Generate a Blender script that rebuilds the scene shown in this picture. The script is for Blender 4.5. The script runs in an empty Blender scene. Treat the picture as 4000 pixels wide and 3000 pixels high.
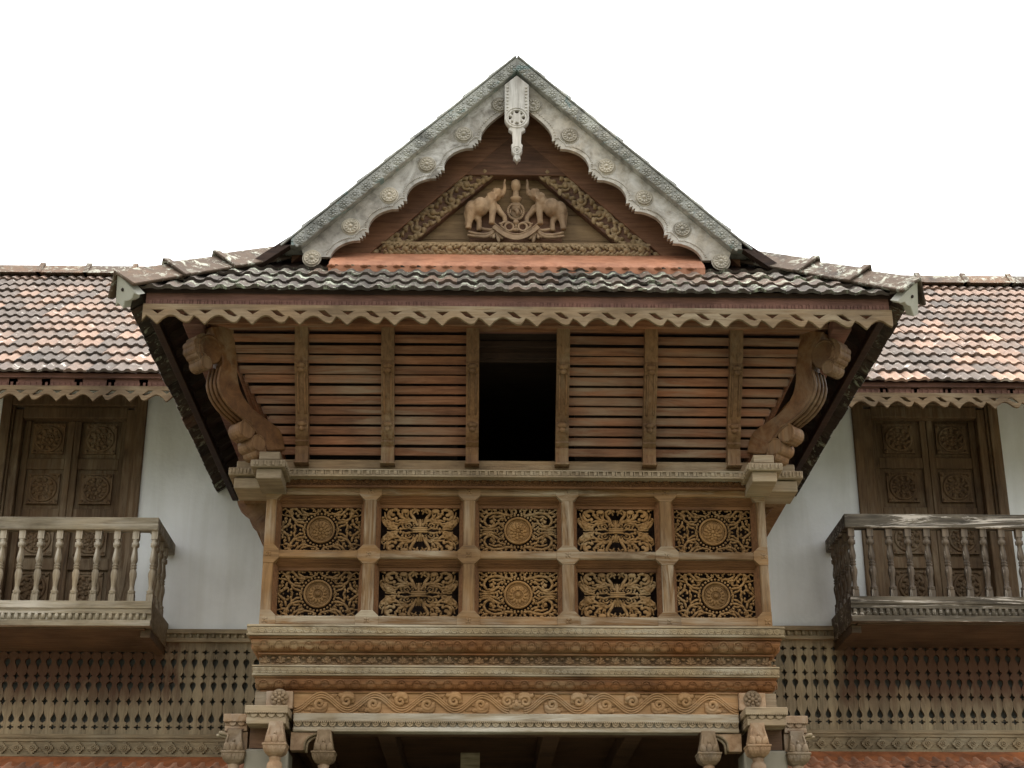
import bpy, bmesh, math, random
from mathutils import Vector, Matrix, noise
random.seed(7)
SC = bpy.context.scene
COL = SC.collection
PI = math.pi
# ---------------------------------------------------------------- camera
FOC = 6270.0; PITCH = math.radians(22.1); YAW = math.radians(1.15)
CX, CZ = -0.225, 1.6
cam_d = bpy.data.cameras.new('camera'); cam = bpy.data.objects.new('camera', cam_d); COL.objects.link(cam)
cam_d.sensor_width = 36.0; cam_d.lens = FOC/4000*36; cam_d.clip_start = .1; cam_d.clip_end = 3000
cam.location = (CX, 0, CZ); cam.rotation_euler = (PI/2+PITCH, 0, -YAW)
SC.camera = cam
# ---------------------------------------------------------------- overcast sky, weak broad sun, exposure
SUN_EL, SUN_AZ = math.radians(74), math.radians(18)     # high, beyond the ridge: the facade is in open shade
W = bpy.data.worlds.new('World'); SC.world = W; W.use_nodes = True
wn = W.node_tree.nodes; wl = W.node_tree.links; wn.clear()
sky = wn.new('ShaderNodeTexSky'); sky.sky_type = 'NISHITA'; sky.sun_disc = False
sky.sun_elevation = SUN_EL; sky.sun_rotation = SUN_AZ; sky.air_density = 1.0; sky.dust_density = 4.0; sky.ozone_density = 1.0
hs = wn.new('ShaderNodeHueSaturation'); hs.inputs['Saturation'].default_value = .07
bgn = wn.new('ShaderNodeBackground'); bgn.inputs['Strength'].default_value = .15
wo = wn.new('ShaderNodeOutputWorld')
# overcast: brightness rises towards the zenith (CIE overcast sky)
wt = wn.new('ShaderNodeTexCoord'); wx = wn.new('ShaderNodeSeparateXYZ'); wm = wn.new('ShaderNodeMapRange'); wv = wn.new('ShaderNodeVectorMath'); wv.operation = 'SCALE'
wm.inputs['From Min'].default_value = 0; wm.inputs['From Max'].default_value = 1; wm.inputs['To Min'].default_value = .46; wm.inputs['To Max'].default_value = 1.95
wl.new(wt.outputs['Generated'], wx.inputs[0]); wl.new(wx.outputs['Z'], wm.inputs['Value']); wl.new(sky.outputs[0], hs.inputs['Color'])
wl.new(hs.outputs[0], wv.inputs[0]); wl.new(wm.outputs[0], wv.inputs['Scale']); wl.new(wv.outputs[0], bgn.inputs['Color']); wl.new(bgn.outputs[0], wo.inputs['Surface'])
sd = bpy.data.lights.new('sun', 'SUN'); so = bpy.data.objects.new('sun', sd); COL.objects.link(so)
sd.energy = .55; sd.angle = math.radians(40); sd.color = (1, .96, .9)
_dir = Vector((math.sin(SUN_AZ)*math.cos(SUN_EL), math.cos(SUN_AZ)*math.cos(SUN_EL), math.sin(SUN_EL)))
so.rotation_euler = _dir.to_track_quat('Z', 'Y').to_euler(); so.location = (0, -5, 30)
SC.view_settings.view_transform = 'Standard'; SC.view_settings.look = 'None'
SC.view_settings.gamma = 1; SC.view_settings.use_curve_mapping = False
SC.view_settings.exposure = 1.62

# ---------------------------------------------------------------- survey: a sight line read off the photograph, met with an upright plane Y
def at(px, py, Y):
    x = (px-2000)/FOC; y = -(py-1500)/FOC
    sp, cp, ss, cs = math.sin(PITCH), math.cos(PITCH), math.sin(YAW), math.cos(YAW)
    rx = ss*cp + x*cs - y*ss*sp; ry = cs*cp - x*ss - y*cs*sp; rz = sp + y*cp
    t = Y/ry
    return CX+rx*t, CZ+rz*t
def ZZ(py, Y, px=2017): return at(px, py, Y)[1]
def XX(px, py, Y): return at(px, py, Y)[0]

# ---------------------------------------------------------------- mesh helper
class MB:
    def __init__(s): s.v = []; s.f = []; s.t = []; s.sm = []
    def add(s, vs, fs, smooth=False, tint=0.0):
        o = len(s.v); s.v += [tuple(p) for p in vs]
        for f in fs: s.f.append(tuple(i+o for i in f)); s.t.append(tint); s.sm.append(smooth)
    def box(s, x0, x1, y0, y1, z0, z1):
        v = [(x0,y0,z0),(x1,y0,z0),(x1,y1,z0),(x0,y1,z0),(x0,y0,z1),(x1,y0,z1),(x1,y1,z1),(x0,y1,z1)]
        s.add(v, [(0,3,2,1),(4,5,6,7),(0,1,5,4),(1,2,6,5),(2,3,7,6),(3,0,4,7)])
    def hexa(s, v): s.add(v, [(0,3,2,1),(4,5,6,7),(0,1,5,4),(1,2,6,5),(2,3,7,6),(3,0,4,7)])
    def xz(s, poly, y0, y1):              # outline in X-Z carried from y0 to y1
        n = len(poly)
        if sum(poly[i][0]*poly[(i+1)%n][1]-poly[(i+1)%n][0]*poly[i][1] for i in range(n)) < 0: poly = poly[::-1]
        v = [(x,y0,z) for x,z in poly]+[(x,y1,z) for x,z in poly]
        s.add(v, [tuple(range(n)), tuple(range(2*n-1,n-1,-1))]+[(i,i+n,(i+1)%n+n,(i+1)%n) for i in range(n)])
    def yz(s, poly, x0, x1):              # outline in Y-Z carried from x0 to x1
        n = len(poly)
        if sum(poly[i][0]*poly[(i+1)%n][1]-poly[(i+1)%n][0]*poly[i][1] for i in range(n)) > 0: poly = poly[::-1]
        v = [(x0,y,z) for y,z in poly]+[(x1,y,z) for y,z in poly]
        s.add(v, [tuple(range(n)), tuple(range(2*n-1,n-1,-1))]+[(i,i+n,(i+1)%n+n,(i+1)%n) for i in range(n)])
    def tube(s, pts, rad, n=6, ys=1.0):   # relief stem lying in an X-Z plane, tapered
        P = [Vector(p) for p in pts]; m = len(P)
        if not hasattr(rad, '__len__'): rad = [rad]*m
        vs = []; fs = []
        for i, p in enumerate(P):
            t = P[min(i+1,m-1)]-P[max(i-1,0)]
            N = Vector((-t.z,0,t.x))
            if N.length < 1e-9: N = Vector((0,0,1))
            N.normalize()
            for k in range(n):
                a = 2*PI*k/n; vs.append(p+N*(rad[i]*math.cos(a))+Vector((0,rad[i]*ys*math.sin(a),0)))
        for i in range(m-1):
            for k in range(n):
                a, b = i*n+k, i*n+(k+1)%n; fs.append((a,a+n,b+n,b))
        fs.append(tuple(range(n))); fs.append(tuple(range(m*n-1,(m-1)*n-1,-1)))
        s.add(vs, fs, True)
    def tube3(s, pts, rad, n=8):
        P = [Vector(p) for p in pts]; m = len(P)
        if not hasattr(rad, '__len__'): rad = [rad]*m
        vs = []; fs = []; N = None
        for i, p in enumerate(P):
            t = (P[min(i+1,m-1)]-P[max(i-1,0)]).normalized()
            if N is None: N = t.orthogonal().normalized()
            N = (N-t*N.dot(t)).normalized(); B = t.cross(N)
            for k in range(n):
                a = 2*PI*k/n; vs.append(p+N*(rad[i]*math.cos(a))+B*(rad[i]*math.sin(a)))
        for i in range(m-1):
            for k in range(n):
                a, b = i*n+k, i*n+(k+1)%n; fs.append((a,b,b+n,a+n))
        fs.append(tuple(range(n-1,-1,-1))); fs.append(tuple(range((m-1)*n,m*n)))
        s.add(vs, fs, True)
    def ball(s, c, r, nu=8, nv=5, rot=0.0):
        if not hasattr(r, '__len__'): r = (r,r,r)
        cx,cy,cz = c; vs = [(0,0,r[2])]; fs = []
        for j in range(1,nv):
            ph = PI*j/nv
            for k in range(nu):
                a = 2*PI*k/nu; vs.append((r[0]*math.sin(ph)*math.cos(a), r[1]*math.sin(ph)*math.sin(a), r[2]*math.cos(ph)))
        vs.append((0,0,-r[2]))
        for k in range(nu): fs.append((0,1+k,1+(k+1)%nu))
        for j in range(nv-2):
            for k in range(nu):
                a,b = 1+j*nu+k, 1+j*nu+(k+1)%nu; fs.append((a,a+nu,b+nu,b))
        L = len(vs)-1
        for k in range(nu): fs.append((L,1+(nv-2)*nu+(k+1)%nu,1+(nv-2)*nu+k))
        cr, sr = math.cos(rot), math.sin(rot)
        s.add([(cx+x*cr-z*sr, cy+y, cz+x*sr+z*cr) for x,y,z in vs], fs, True)
    def lathe(s, prof, c, n=14, smooth=True):    # prof: (radius, z)
        cx,cy = c; vs = []; fs = []; m = len(prof)
        for r,z in prof:
            for k in range(n):
                a = 2*PI*k/n; vs.append((cx+r*math.cos(a), cy+r*math.sin(a), z))
        for i in range(m-1):
            for k in range(n):
                a,b = i*n+k, i*n+(k+1)%n; fs.append((a,b,b+n,a+n))
        fs.append(tuple(range(n-1,-1,-1))); fs.append(tuple(range((m-1)*n,m*n)))
        s.add(vs, fs, smooth)
    def disc(s, c, r, y0, y1, n=20):
        s.xz([(c[0]+r*math.cos(2*PI*k/n), c[1]+r*math.sin(2*PI*k/n)) for k in range(n)], y0, y1)
    def ring(s, c, y, R, r, n=24, m=6):           # torus standing in X-Z
        vs=[];fs=[]
        for i in range(n):
            a=2*PI*i/n
            for k in range(m):
                b=2*PI*k/m; q=R+r*math.cos(b); vs.append((c[0]+q*math.cos(a), y+r*math.sin(b), c[1]+q*math.sin(a)))
        for i in range(n):
            for k in range(m):
                fs.append((i*m+k, i*m+(k+1)%m, ((i+1)%n)*m+(k+1)%m, ((i+1)%n)*m+k))
        s.add(vs,fs,True)
    def usweep(s, prof, hw, yf, yb):              # moulding round the front and both sides of a box
        n=len(prof); vs=[]; fs=[]
        for o,z in prof: vs += [(-hw-o,yb,z),(-hw-o,yf-o,z),(hw+o,yf-o,z),(hw+o,yb,z)]
        for i in range(n-1):
            for k in range(3):
                a=i*4+k; fs.append((a,a+1,a+5,a+4))
        s.add(vs,fs)
    def xsweep(s, prof, x0, x1, y):               # moulding along X; prof (out, z), out towards -Y; closed at the back by caller
        s.yz([(y-o,z) for o,z in prof], x0, x1)
def mesh_of(name, m, bev=0.0, seg=1, ang=35):
    me = bpy.data.meshes.new(name); me.from_pydata(m.v, [], m.f)
    me.polygons.foreach_set('use_smooth', m.sm)
    if any(m.t):
        a = me.attributes.new('tint','FLOAT','FACE'); a.data.foreach_set('value', m.t)
    me.update()
    if bev:
        bm = bmesh.new(); bm.from_mesh(me)
        bmesh.ops.remove_doubles(bm, verts=bm.verts, dist=1e-5)
        ed = [e for e in bm.edges if len(e.link_faces)==2 and e.calc_face_angle(0) > math.radians(ang)]
        bmesh.ops.bevel(bm, geom=ed, offset=bev, offset_type='OFFSET', segments=seg, profile=.5, affect='EDGES', clamp_overlap=True)
        bm.to_mesh(me); bm.free()
    return me
ORIG = {}
def link(o, parent):
    COL.objects.link(o)
    if parent:
        o.parent = parent
        L = ORIG.get(parent.name)
        o.matrix_parent_inverse = Matrix.Translation(-Vector(L)) if L else Matrix()
    return o
def part(name, m, mat, parent, bev=0.0, seg=1, label=None):
    me = m if isinstance(m, bpy.types.Mesh) else mesh_of(name, m, bev, seg)
    me.materials.clear(); me.materials.append(mat)
    o = link(bpy.data.objects.new(name, me), parent)
    if label: o['label'] = label
    return o
def thing(name, label, cat, loc, group=None):
    o = bpy.data.objects.new(name, None); COL.objects.link(o); o.location = loc; o.empty_display_size = .3
    ORIG[o.name] = loc
    o['label'] = label; o['category'] = cat
    if group: o['group'] = group
    return o
def copy_part(o, parent, shift=(0,0,0)):
    c = o.copy(); COL.objects.link(c); c.parent = parent
    L = ORIG.get(parent.name)
    c.matrix_parent_inverse = Matrix.Translation(-Vector(L)) if L else Matrix()
    c.location = Vector(o.location)+Vector(shift)
    return c
def remeshed(name, m, vox, mat, parent, smooth=4):
    me = mesh_of(name+'_raw', m); o = bpy.data.objects.new(name+'_raw', me); COL.objects.link(o)
    r = o.modifiers.new('r','REMESH'); r.mode='VOXEL'; r.voxel_size=vox; r.use_smooth_shade=True
    if smooth: q = o.modifiers.new('s','SMOOTH'); q.factor=.5; q.iterations=smooth
    dg = bpy.context.evaluated_depsgraph_get(); dg.update()
    out = bpy.data.meshes.new_from_object(o.evaluated_get(dg)); out.name = name
    bpy.data.objects.remove(o); bpy.data.meshes.remove(me)
    return part(name, out, mat, parent)
def fret(name, loops, y0, y1, mat, parent, bev=.003):
    """board with cut-outs: filled 2D curve, extruded, edges softened"""
    cu = bpy.data.curves.new(name,'CURVE'); cu.dimensions='2D'; cu.fill_mode='BOTH'; cu.extrude=(y1-y0)/2-bev; cu.bevel_depth=bev; cu.bevel_resolution=0; cu.offset=-bev
    for lp in loops:
        sp = cu.splines.new('POLY'); sp.points.add(len(lp)-1); sp.use_cyclic_u=True
        for i,(x,z) in enumerate(lp): sp.points[i].co=(x,z,0,1)
    o = bpy.data.objects.new(name+'_raw', cu); COL.objects.link(o)
    dg = bpy.context.evaluated_depsgraph_get(); dg.update()
    me = bpy.data.meshes.new_from_object(o.evaluated_get(dg)); me.name=name
    bpy.data.objects.remove(o); bpy.data.curves.remove(cu)
    me.transform(Matrix(((1,0,0,0),(0,0,-1,(y0+y1)/2),(0,1,0,0),(0,0,0,1))))
    return part(name, me, mat, parent)
def spline(ctrl, n=6):
    """Catmull-Rom through 2D control points"""
    c = [ctrl[0]]+list(ctrl)+[ctrl[-1]]; out=[]
    for i in range(1,len(c)-2):
        p0,p1,p2,p3 = c[i-1],c[i],c[i+1],c[i+2]
        for k in range(n):
            t=k/n
            out.append(tuple(.5*((2*p1[j])+(-p0[j]+p2[j])*t+(2*p0[j]-5*p1[j]+4*p2[j]-p3[j])*t*t+(-p0[j]+3*p1[j]-3*p2[j]+p3[j])*t**3) for j in (0,1)))
    out.append(tuple(ctrl[-1])); return out
def spiral(cx, cz, r, a0, turns, n=14, sgn=1, rin=.12):
    return [(cx+(r*(1-u)+r*rin*u)*math.cos(a0+sgn*u*turns*2*PI), cz+(r*(1-u)+r*rin*u)*math.sin(a0+sgn*u*turns*2*PI)) for u in [i/(n*turns) for i in range(int(n*turns)+1)]]
def rosette(m, c, y, R, petals=10, dome=.3, rim=True, rings=1):
    """carved flower facing -Y, standing proud of plane y"""
    if rim: m.ring(c, y-.004, R*.93, R*.08, 26, 6)
    m.disc(c, R*.9, y-.004, y+.004, 24)
    for q in range(rings):
        r0 = R*(.62-.24*q); L = R*(.24-.05*q); n = petals-2*q
        for k in range(n):
            a = 2*PI*(k+.5*q)/n
            m.ball((c[0]+r0*math.cos(a), y-.006-.006*q, c[1]+r0*math.sin(a)), (L*1.05, R*.12, min(L*.9, PI*r0/n*.95)), 8, 4, a)
    m.ball((c[0], y-.006, c[1]), (R*dome, R*.26, R*dome), 12, 6)
    m.ring(c, y-.006, R*dome*1.15, R*.04, 18, 5)

# ---------------------------------------------------------------- materials
def _nt(name):
    m = bpy.data.materials.new(name); m.use_nodes=True; nt=m.node_tree; nt.nodes.clear()
    o=nt.nodes.new('ShaderNodeOutputMaterial'); b=nt.nodes.new('ShaderNodeBsdfPrincipled'); nt.links.new(b.outputs[0],o.inputs[0])
    tc=nt.nodes.new('ShaderNodeTexCoord'); return m,nt,b,tc
def _noise(nt, tc, scale, detail=4, rough=.6, sc=(1,1,1), dist=0.0, off=(0,0,0)):
    mp=nt.nodes.new('ShaderNodeMapping'); mp.inputs['Scale'].default_value=sc; mp.inputs['Location'].default_value=off
    n=nt.nodes.new('ShaderNodeTexNoise'); n.inputs['Scale'].default_value=scale; n.inputs['Detail'].default_value=detail; n.inputs['Roughness'].default_value=rough; n.inputs['Distortion'].default_value=dist
    nt.links.new(tc.outputs['Object'],mp.inputs[0]); nt.links.new(mp.outputs[0],n.inputs[0]); return n.outputs[0]
def _ramp(nt, fac, stops):
    r=nt.nodes.new('ShaderNodeValToRGB'); e=r.color_ramp.elements
    while len(e)<len(stops): e.new(.5)
    for i,(p,c) in enumerate(stops):
        e[i].position=p; e[i].color=(c[0],c[1],c[2],1) if hasattr(c,'__len__') else (c,c,c,1)
    nt.links.new(fac,r.inputs[0]); return r.outputs[0]
def _mix(nt, fac, a, b, mode='MIX'):
    n=nt.nodes.new('ShaderNodeMix'); n.data_type='RGBA'; n.blend_type=mode
    for s_,v in ((n.inputs[0],fac),(n.inputs[6],a),(n.inputs[7],b)):
        if hasattr(v,'is_output') : nt.links.new(v,s_)
        elif hasattr(v,'__len__'): s_.default_value=(v[0],v[1],v[2],1)
        else: s_.default_value=v
    return n.outputs[2]
def _math(nt, op, a, b):
    n=nt.nodes.new('ShaderNodeMath'); n.operation=op
    for s_,v in ((n.inputs[0],a),(n.inputs[1],b)):
        if hasattr(v,'is_output'): nt.links.new(v,s_)
        else: s_.default_value=v
    return n.outputs[0]
def _bump(nt, b, h, strength=.3, dist=.01):
    n=nt.nodes.new('ShaderNodeBump'); n.inputs['Strength'].default_value=strength; n.inputs['Distance'].default_value=dist
    nt.links.new(h,n.inputs['Height']); nt.links.new(n.outputs[0],b.inputs['Normal'])
def _deep(c, k=.86, sat=1.2):
    l=.3*c[0]+.55*c[1]+.15*c[2]; return tuple(max(.004,(l+sat*(x-l))*k) for x in c)
def wood(name, dark, mid, light, axis='x', worn=None, wear=.5, rough=.72, patch=None, patch_t=.62, bump=.35, gs=1.0, off=0.0, k=.60):
    """weathered timber: stretched grain, slow blotches, bleached wear, optional flaking patches"""
    dark,mid,light=_deep(dark,k*.82),_deep(mid,k),_deep(light,k*1.04)
    if worn: worn=_deep(worn,min(1,k*1.2),1.08)
    m,nt,b,tc=_nt(name)
    A={'x':(2.2,26,26),'z':(26,26,2.2),'y':(26,2.2,26),'o':(9,9,9)}[axis]
    g=_noise(nt,tc,1.6*gs,6,.65,A,.6,(off,off,off))
    base=_ramp(nt,g,[(.28,dark),(.5,mid),(.72,light)])
    bl=_noise(nt,tc,2.3,4,.6,(1,1,1),0,(3+off,1,2))
    base=_mix(nt,1.0,base,_ramp(nt,bl,[(.3,(.62,.60,.58)),(.5,(1,1,1)),(.72,(1.25,1.2,1.15))]),'MULTIPLY')
    oi=nt.nodes.new('ShaderNodeObjectInfo'); base=_mix(nt,1.0,base,_ramp(nt,oi.outputs['Random'],[(0,(.80,.79,.78)),(.5,(1,1,1)),(1,(1.2,1.16,1.1))]),'MULTIPLY')
    if worn:
        w=_noise(nt,tc,1.0,7,.72,tuple(a*.55 for a in A),1.2,(7+off,5,3))
        w2=_noise(nt,tc,1.7,3,.5,(1,1,1),0,(off,9,4))
        f=_math(nt,'MULTIPLY',_ramp(nt,w,[(.42,0.0),(.62,1.0)]),_ramp(nt,w2,[(.62-wear*.45,0.0),(.85-wear*.4,1.0)]))
        base=_mix(nt,f,base,worn)
    if patch:
        p=_noise(nt,tc,1.3,8,.7,tuple(a*.42 for a in A),1.5,(1+off,8,6))
        base=_mix(nt,_ramp(nt,p,[(patch_t,0.0),(patch_t+.05,1.0)]),base,patch)
    nt.links.new(base,b.inputs['Base Color']); b.inputs['Roughness'].default_value=rough
    if 'Specular IOR Level' in b.inputs: b.inputs['Specular IOR Level'].default_value=.3
    fine=_noise(nt,tc,5.0*gs,5,.7,A,.4)
    _bump(nt,b,_math(nt,'ADD',g,fine),bump,.006)
    return m
def plaster(name, c, spots=True):
    m,nt,b,tc=_nt(name)
    n=_noise(nt,tc,1.1,6,.65); n2=_noise(nt,tc,30,3,.5)
    s=_noise(nt,tc,1.0,5,.6,(5,5,.6),.4,(4,4,4))
    base=_ramp(nt,n,[(.3,tuple(x*.86 for x in c)),(.55,c),(.8,tuple(min(1,x*1.08) for x in c))])
    base=_mix(nt,1.0,base,_ramp(nt,s,[(.30,(.89,.885,.86)),(.55,(1,1,1))]),'MULTIPLY')
    if spots:
        v=_noise(nt,tc,9,2,.5); base=_mix(nt,_ramp(nt,v,[(.78,0.0),(.81,1.0)]),base,tuple(x*.45 for x in c))
    nt.links.new(base,b.inputs['Base Color']); b.inputs['Roughness'].default_value=.85
    _bump(nt,b,_math(nt,'ADD',n,n2),.25,.01); return m
def tilemat(name, stops, lichen, lt=.6, rough=.6, lich_scale=9, soot=.8):
    m,nt,b,tc=_nt(name)
    a=nt.nodes.new('ShaderNodeAttribute'); a.attribute_name='tint'
    n=_noise(nt,tc,14,6,.7); f=_math(nt,'ADD',a.outputs['Fac'],_math(nt,'MULTIPLY',_math(nt,'SUBTRACT',n,.5),.55))
    base=_ramp(nt,f,stops)
    l=_noise(nt,tc,lich_scale,8,.75,(1,1,1),.8,(2,5,1)); l2=_noise(nt,tc,1.5,2,.5,(1,1,1),0,(9,1,4))
    lf=_math(nt,'MULTIPLY',_ramp(nt,l,[(lt,0.0),(lt+.06,1.0)]),_ramp(nt,l2,[(.38,0.0),(.55,1.0)]))
    base=_mix(nt,lf,base,lichen)
    d=_noise(nt,tc,3.5,6,.7,(1,1,1),.5,(6,2,8)); base=_mix(nt,_ramp(nt,d,[(.55,0.0),(.72,soot)]),base,(.02,.017,.015))
    nt.links.new(base,b.inputs['Base Color']); b.inputs['Roughness'].default_value=rough; b.inputs['Specular IOR Level'].default_value=.12
    _bump(nt,b,_math(nt,'ADD',n,l),.5,.008); return m
M={}
M['barge']=wood('silvered bargeboard timber',(.20,.185,.16),(.33,.31,.275),(.45,.43,.39),'o',(.60,.58,.54),.5,gs=1.2,k=1.0)
M['rosw']=wood('bargeboard flower timber',(.26,.24,.20),(.40,.375,.325),(.5,.47,.41),'o',None,k=1.0)
M['pendant']=wood('pale silvered timber',(.36,.34,.30),(.5,.48,.44),(.62,.60,.56),'z',(.7,.69,.65),.4,k=1.0)
M['verge']=wood('lichened verge trim',(.15,.155,.14),(.27,.27,.25),(.38,.38,.35),'o',(.48,.48,.43),.5,patch=(.2,.25,.235),patch_t=.58,k=1.0)
M['gable']=wood('dark gable timber',(.10,.055,.036),(.155,.088,.058),(.21,.12,.08),'x',None,k=.86)
M['gfield']=wood('gable field boards',(.17,.115,.065),(.24,.165,.095),(.31,.22,.13),'x',None,k=0.8)
M['gcarve']=wood('tan carved gable timber',(.24,.17,.10),(.34,.25,.15),(.44,.33,.21),'o',(.5,.4,.27),.3,k=0.8)
M['emblem']=wood('carved emblem timber',(.25,.175,.115),(.35,.25,.165),(.43,.32,.22),'o',(.5,.4,.28),.3,k=.84)
M['eave']=wood('eave fascia timber',(.19,.10,.078),(.27,.148,.115),(.34,.19,.15),'x',None,k=0.6)
M['soffit']=wood('dark rafter timber',(.035,.02,.015),(.055,.033,.024),(.08,.048,.035),'x',None)  # very dark brown for eave deck, rafters, opening header and panel backing
M['valance']=wood('carved valance timber',(.19,.132,.08),(.28,.2,.125),(.36,.27,.175),'x',(.42,.34,.23),.35,k=0.64)
M['slat']=wood('red brown louvre timber',(.135,.062,.036),(.22,.108,.064),(.30,.16,.098),'x',(.26,.19,.13),.5,k=0.82)
M['rib']=wood('louvre rib timber',(.15,.085,.045),(.23,.135,.075),(.3,.185,.105),'z',(.36,.27,.17),.35,k=0.66)
M['bracket']=wood('polished bracket timber',(.11,.052,.026),(.18,.092,.045),(.25,.14,.072),'o',(.36,.26,.16),.3,rough=.5)
M['frame']=wood('bay frame timber',(.19,.11,.055),(.31,.186,.093),(.40,.262,.142),'x',(.54,.45,.32),.55,k=.60)
M['post']=wood('bay post timber',(.19,.11,.055),(.31,.186,.093),(.40,.262,.142),'z',(.57,.47,.34),.5,k=.60)
M['reveal']=wood('reveal timber',(.19,.09,.045),(.27,.14,.07),(.34,.185,.095),'x',None)
M['panel']=wood('golden carved panel timber',(.26,.155,.072),(.38,.235,.115),(.47,.31,.165),'o',(.50,.38,.22),.3,k=0.64)
M['flower']=wood('carved flower timber',(.25,.14,.062),(.36,.215,.10),(.45,.285,.145),'o',None)
M['pale']=wood('bleached moulding timber',(.24,.18,.11),(.36,.28,.18),(.46,.38,.26),'x',(.55,.48,.36),.5,k=0.7)
M['ovolo']=wood('red brown moulding timber',(.16,.072,.034),(.26,.125,.058),(.35,.18,.09),'x',(.42,.29,.16),.4)
M['cove']=wood('dark carved cove timber',(.15,.09,.05),(.23,.145,.08),(.32,.21,.12),'o',(.4,.3,.18),.4)
M['frieze']=wood('golden frieze timber',(.30,.18,.09),(.41,.255,.135),(.49,.32,.185),'x',(.5,.4,.27),.35)
M['beam']=wood('silvered lintel timber',(.26,.20,.13),(.39,.32,.225),(.48,.41,.31),'x',(.58,.53,.44),.6,k=0.74)
M['cap']=wood('capital timber',(.25,.17,.10),(.36,.26,.165),(.45,.34,.23),'o',(.58,.5,.4),.45,k=0.52)
M['fresh']=wood('worn capital timber',(.32,.2,.12),(.45,.31,.2),(.55,.42,.3),'o',(.6,.54,.45),.4,k=0.56)
M['block']=wood('corner block timber',(.27,.21,.14),(.37,.29,.2),(.45,.37,.26),'x',(.5,.43,.32),.4,k=0.66)
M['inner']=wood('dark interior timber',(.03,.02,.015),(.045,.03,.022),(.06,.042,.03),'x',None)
M['ceil']=wood('porch ceiling timber',(.11,.065,.04),(.17,.10,.062),(.23,.14,.088),'x',None)
M['screen']=wood('olive grey screen timber',(.20,.162,.105),(.28,.232,.158),(.35,.297,.21),'z',(.38,.32,.21),.45,k=0.88)
def sheltered_shaded(m, col):  # unweathered redder wood below the balconies, darkened further to paint in their shade
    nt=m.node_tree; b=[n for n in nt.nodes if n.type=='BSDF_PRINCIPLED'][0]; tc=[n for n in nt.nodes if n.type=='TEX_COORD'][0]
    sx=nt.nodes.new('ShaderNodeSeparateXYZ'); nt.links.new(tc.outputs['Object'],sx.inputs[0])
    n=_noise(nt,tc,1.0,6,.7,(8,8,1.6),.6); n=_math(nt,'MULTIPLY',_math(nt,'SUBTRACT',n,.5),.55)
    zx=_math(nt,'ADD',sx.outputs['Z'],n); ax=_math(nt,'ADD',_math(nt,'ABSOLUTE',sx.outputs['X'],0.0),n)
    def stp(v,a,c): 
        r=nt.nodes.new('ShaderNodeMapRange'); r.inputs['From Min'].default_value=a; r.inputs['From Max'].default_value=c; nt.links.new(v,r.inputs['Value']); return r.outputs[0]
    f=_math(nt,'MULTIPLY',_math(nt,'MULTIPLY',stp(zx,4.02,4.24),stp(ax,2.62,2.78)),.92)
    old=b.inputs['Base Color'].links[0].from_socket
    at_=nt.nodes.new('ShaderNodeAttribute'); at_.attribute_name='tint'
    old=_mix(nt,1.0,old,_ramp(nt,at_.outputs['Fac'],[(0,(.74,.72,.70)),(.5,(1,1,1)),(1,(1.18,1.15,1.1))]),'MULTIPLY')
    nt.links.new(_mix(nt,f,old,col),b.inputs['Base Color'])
sheltered_shaded(M['screen'],(.10,.046,.024))
M['screenx']=wood('olive grey cornice timber',(.19,.15,.095),(.27,.22,.145),(.34,.285,.195),'x',(.38,.33,.23),.4,k=0.85)
M['door']=wood('brown door timber',(.095,.06,.035),(.15,.098,.058),(.2,.14,.085),'z',(.27,.21,.14),.4,k=0.85)
M['balg']=wood('grey balcony timber',(.19,.155,.105),(.30,.255,.18),(.39,.34,.25),'x',(.54,.49,.4),.55,k=0.8)
M['balgz']=wood('grey baluster timber',(.2,.16,.11),(.32,.265,.19),(.43,.375,.285),'z',(.6,.55,.46),.5,k=0.82)
M['balk']=wood('blackened balcony timber',(.04,.034,.026),(.085,.073,.055),(.16,.138,.105),'x',(.27,.23,.17),.4,patch=(.56,.5,.42),patch_t=.56,k=1.0)
M['balkz']=wood('blackened baluster timber',(.045,.036,.028),(.09,.07,.052),(.17,.135,.1),'z',(.27,.22,.16),.4,patch=(.56,.5,.42),patch_t=.58,k=1.0)
M['balu']=wood('balcony underside timber',(.10,.075,.05),(.15,.112,.075),(.2,.15,.1),'x',None,k=.7)
M['wall']=plaster('white limewash',(.88,.895,.87))
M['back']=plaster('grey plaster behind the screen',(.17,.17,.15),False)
M['pier']=plaster('grey granite',(.27,.24,.18),True)
M['clay']=wood('terracotta flashing',(.42,.2,.12),(.52,.26,.165),(.6,.33,.22),'o',None,bump=.15)
M['claydk']=wood('stained terracotta flashing',(.30,.12,.06),(.42,.17,.085),(.5,.22,.12),'o',(.2,.1,.06),.5,bump=.15)
M['lime']=plaster('lime mortar cap',(.46,.45,.39))
M['hip']=tilemat('weathered hip tiles',[(0,(.04,.033,.027)),(.45,(.10,.07,.048)),(.7,(.18,.10,.055)),(1,(.34,.18,.09))],(.36,.36,.29),.53,.9,13)
M['tile_w']=tilemat('weathered clay tiles of the wings',[(0,(.06,.05,.042)),(.4,(.115,.09,.072)),(.6,(.18,.122,.09)),(.82,(.27,.17,.118)),(1,(.36,.24,.17))],(.52,.48,.42),.585,.85,soot=.5)
M['tile_p']=tilemat('mossy clay tiles of the porch',[(0,(.034,.029,.025)),(.5,(.075,.06,.048)),(.75,(.13,.085,.06)),(1,(.25,.14,.09))],(.33,.36,.27),.54,.95,12)
M['tile_v']=tilemat('orange clay tiles of the verandah',[(0,(.10,.06,.045)),(.35,(.25,.13,.08)),(.6,(.38,.19,.11)),(1,(.5,.26,.16))],(.45,.42,.36),.62,.6)
M['dirt']=plaster('courtyard turf and earth',(.085,.085,.055),False)

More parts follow.
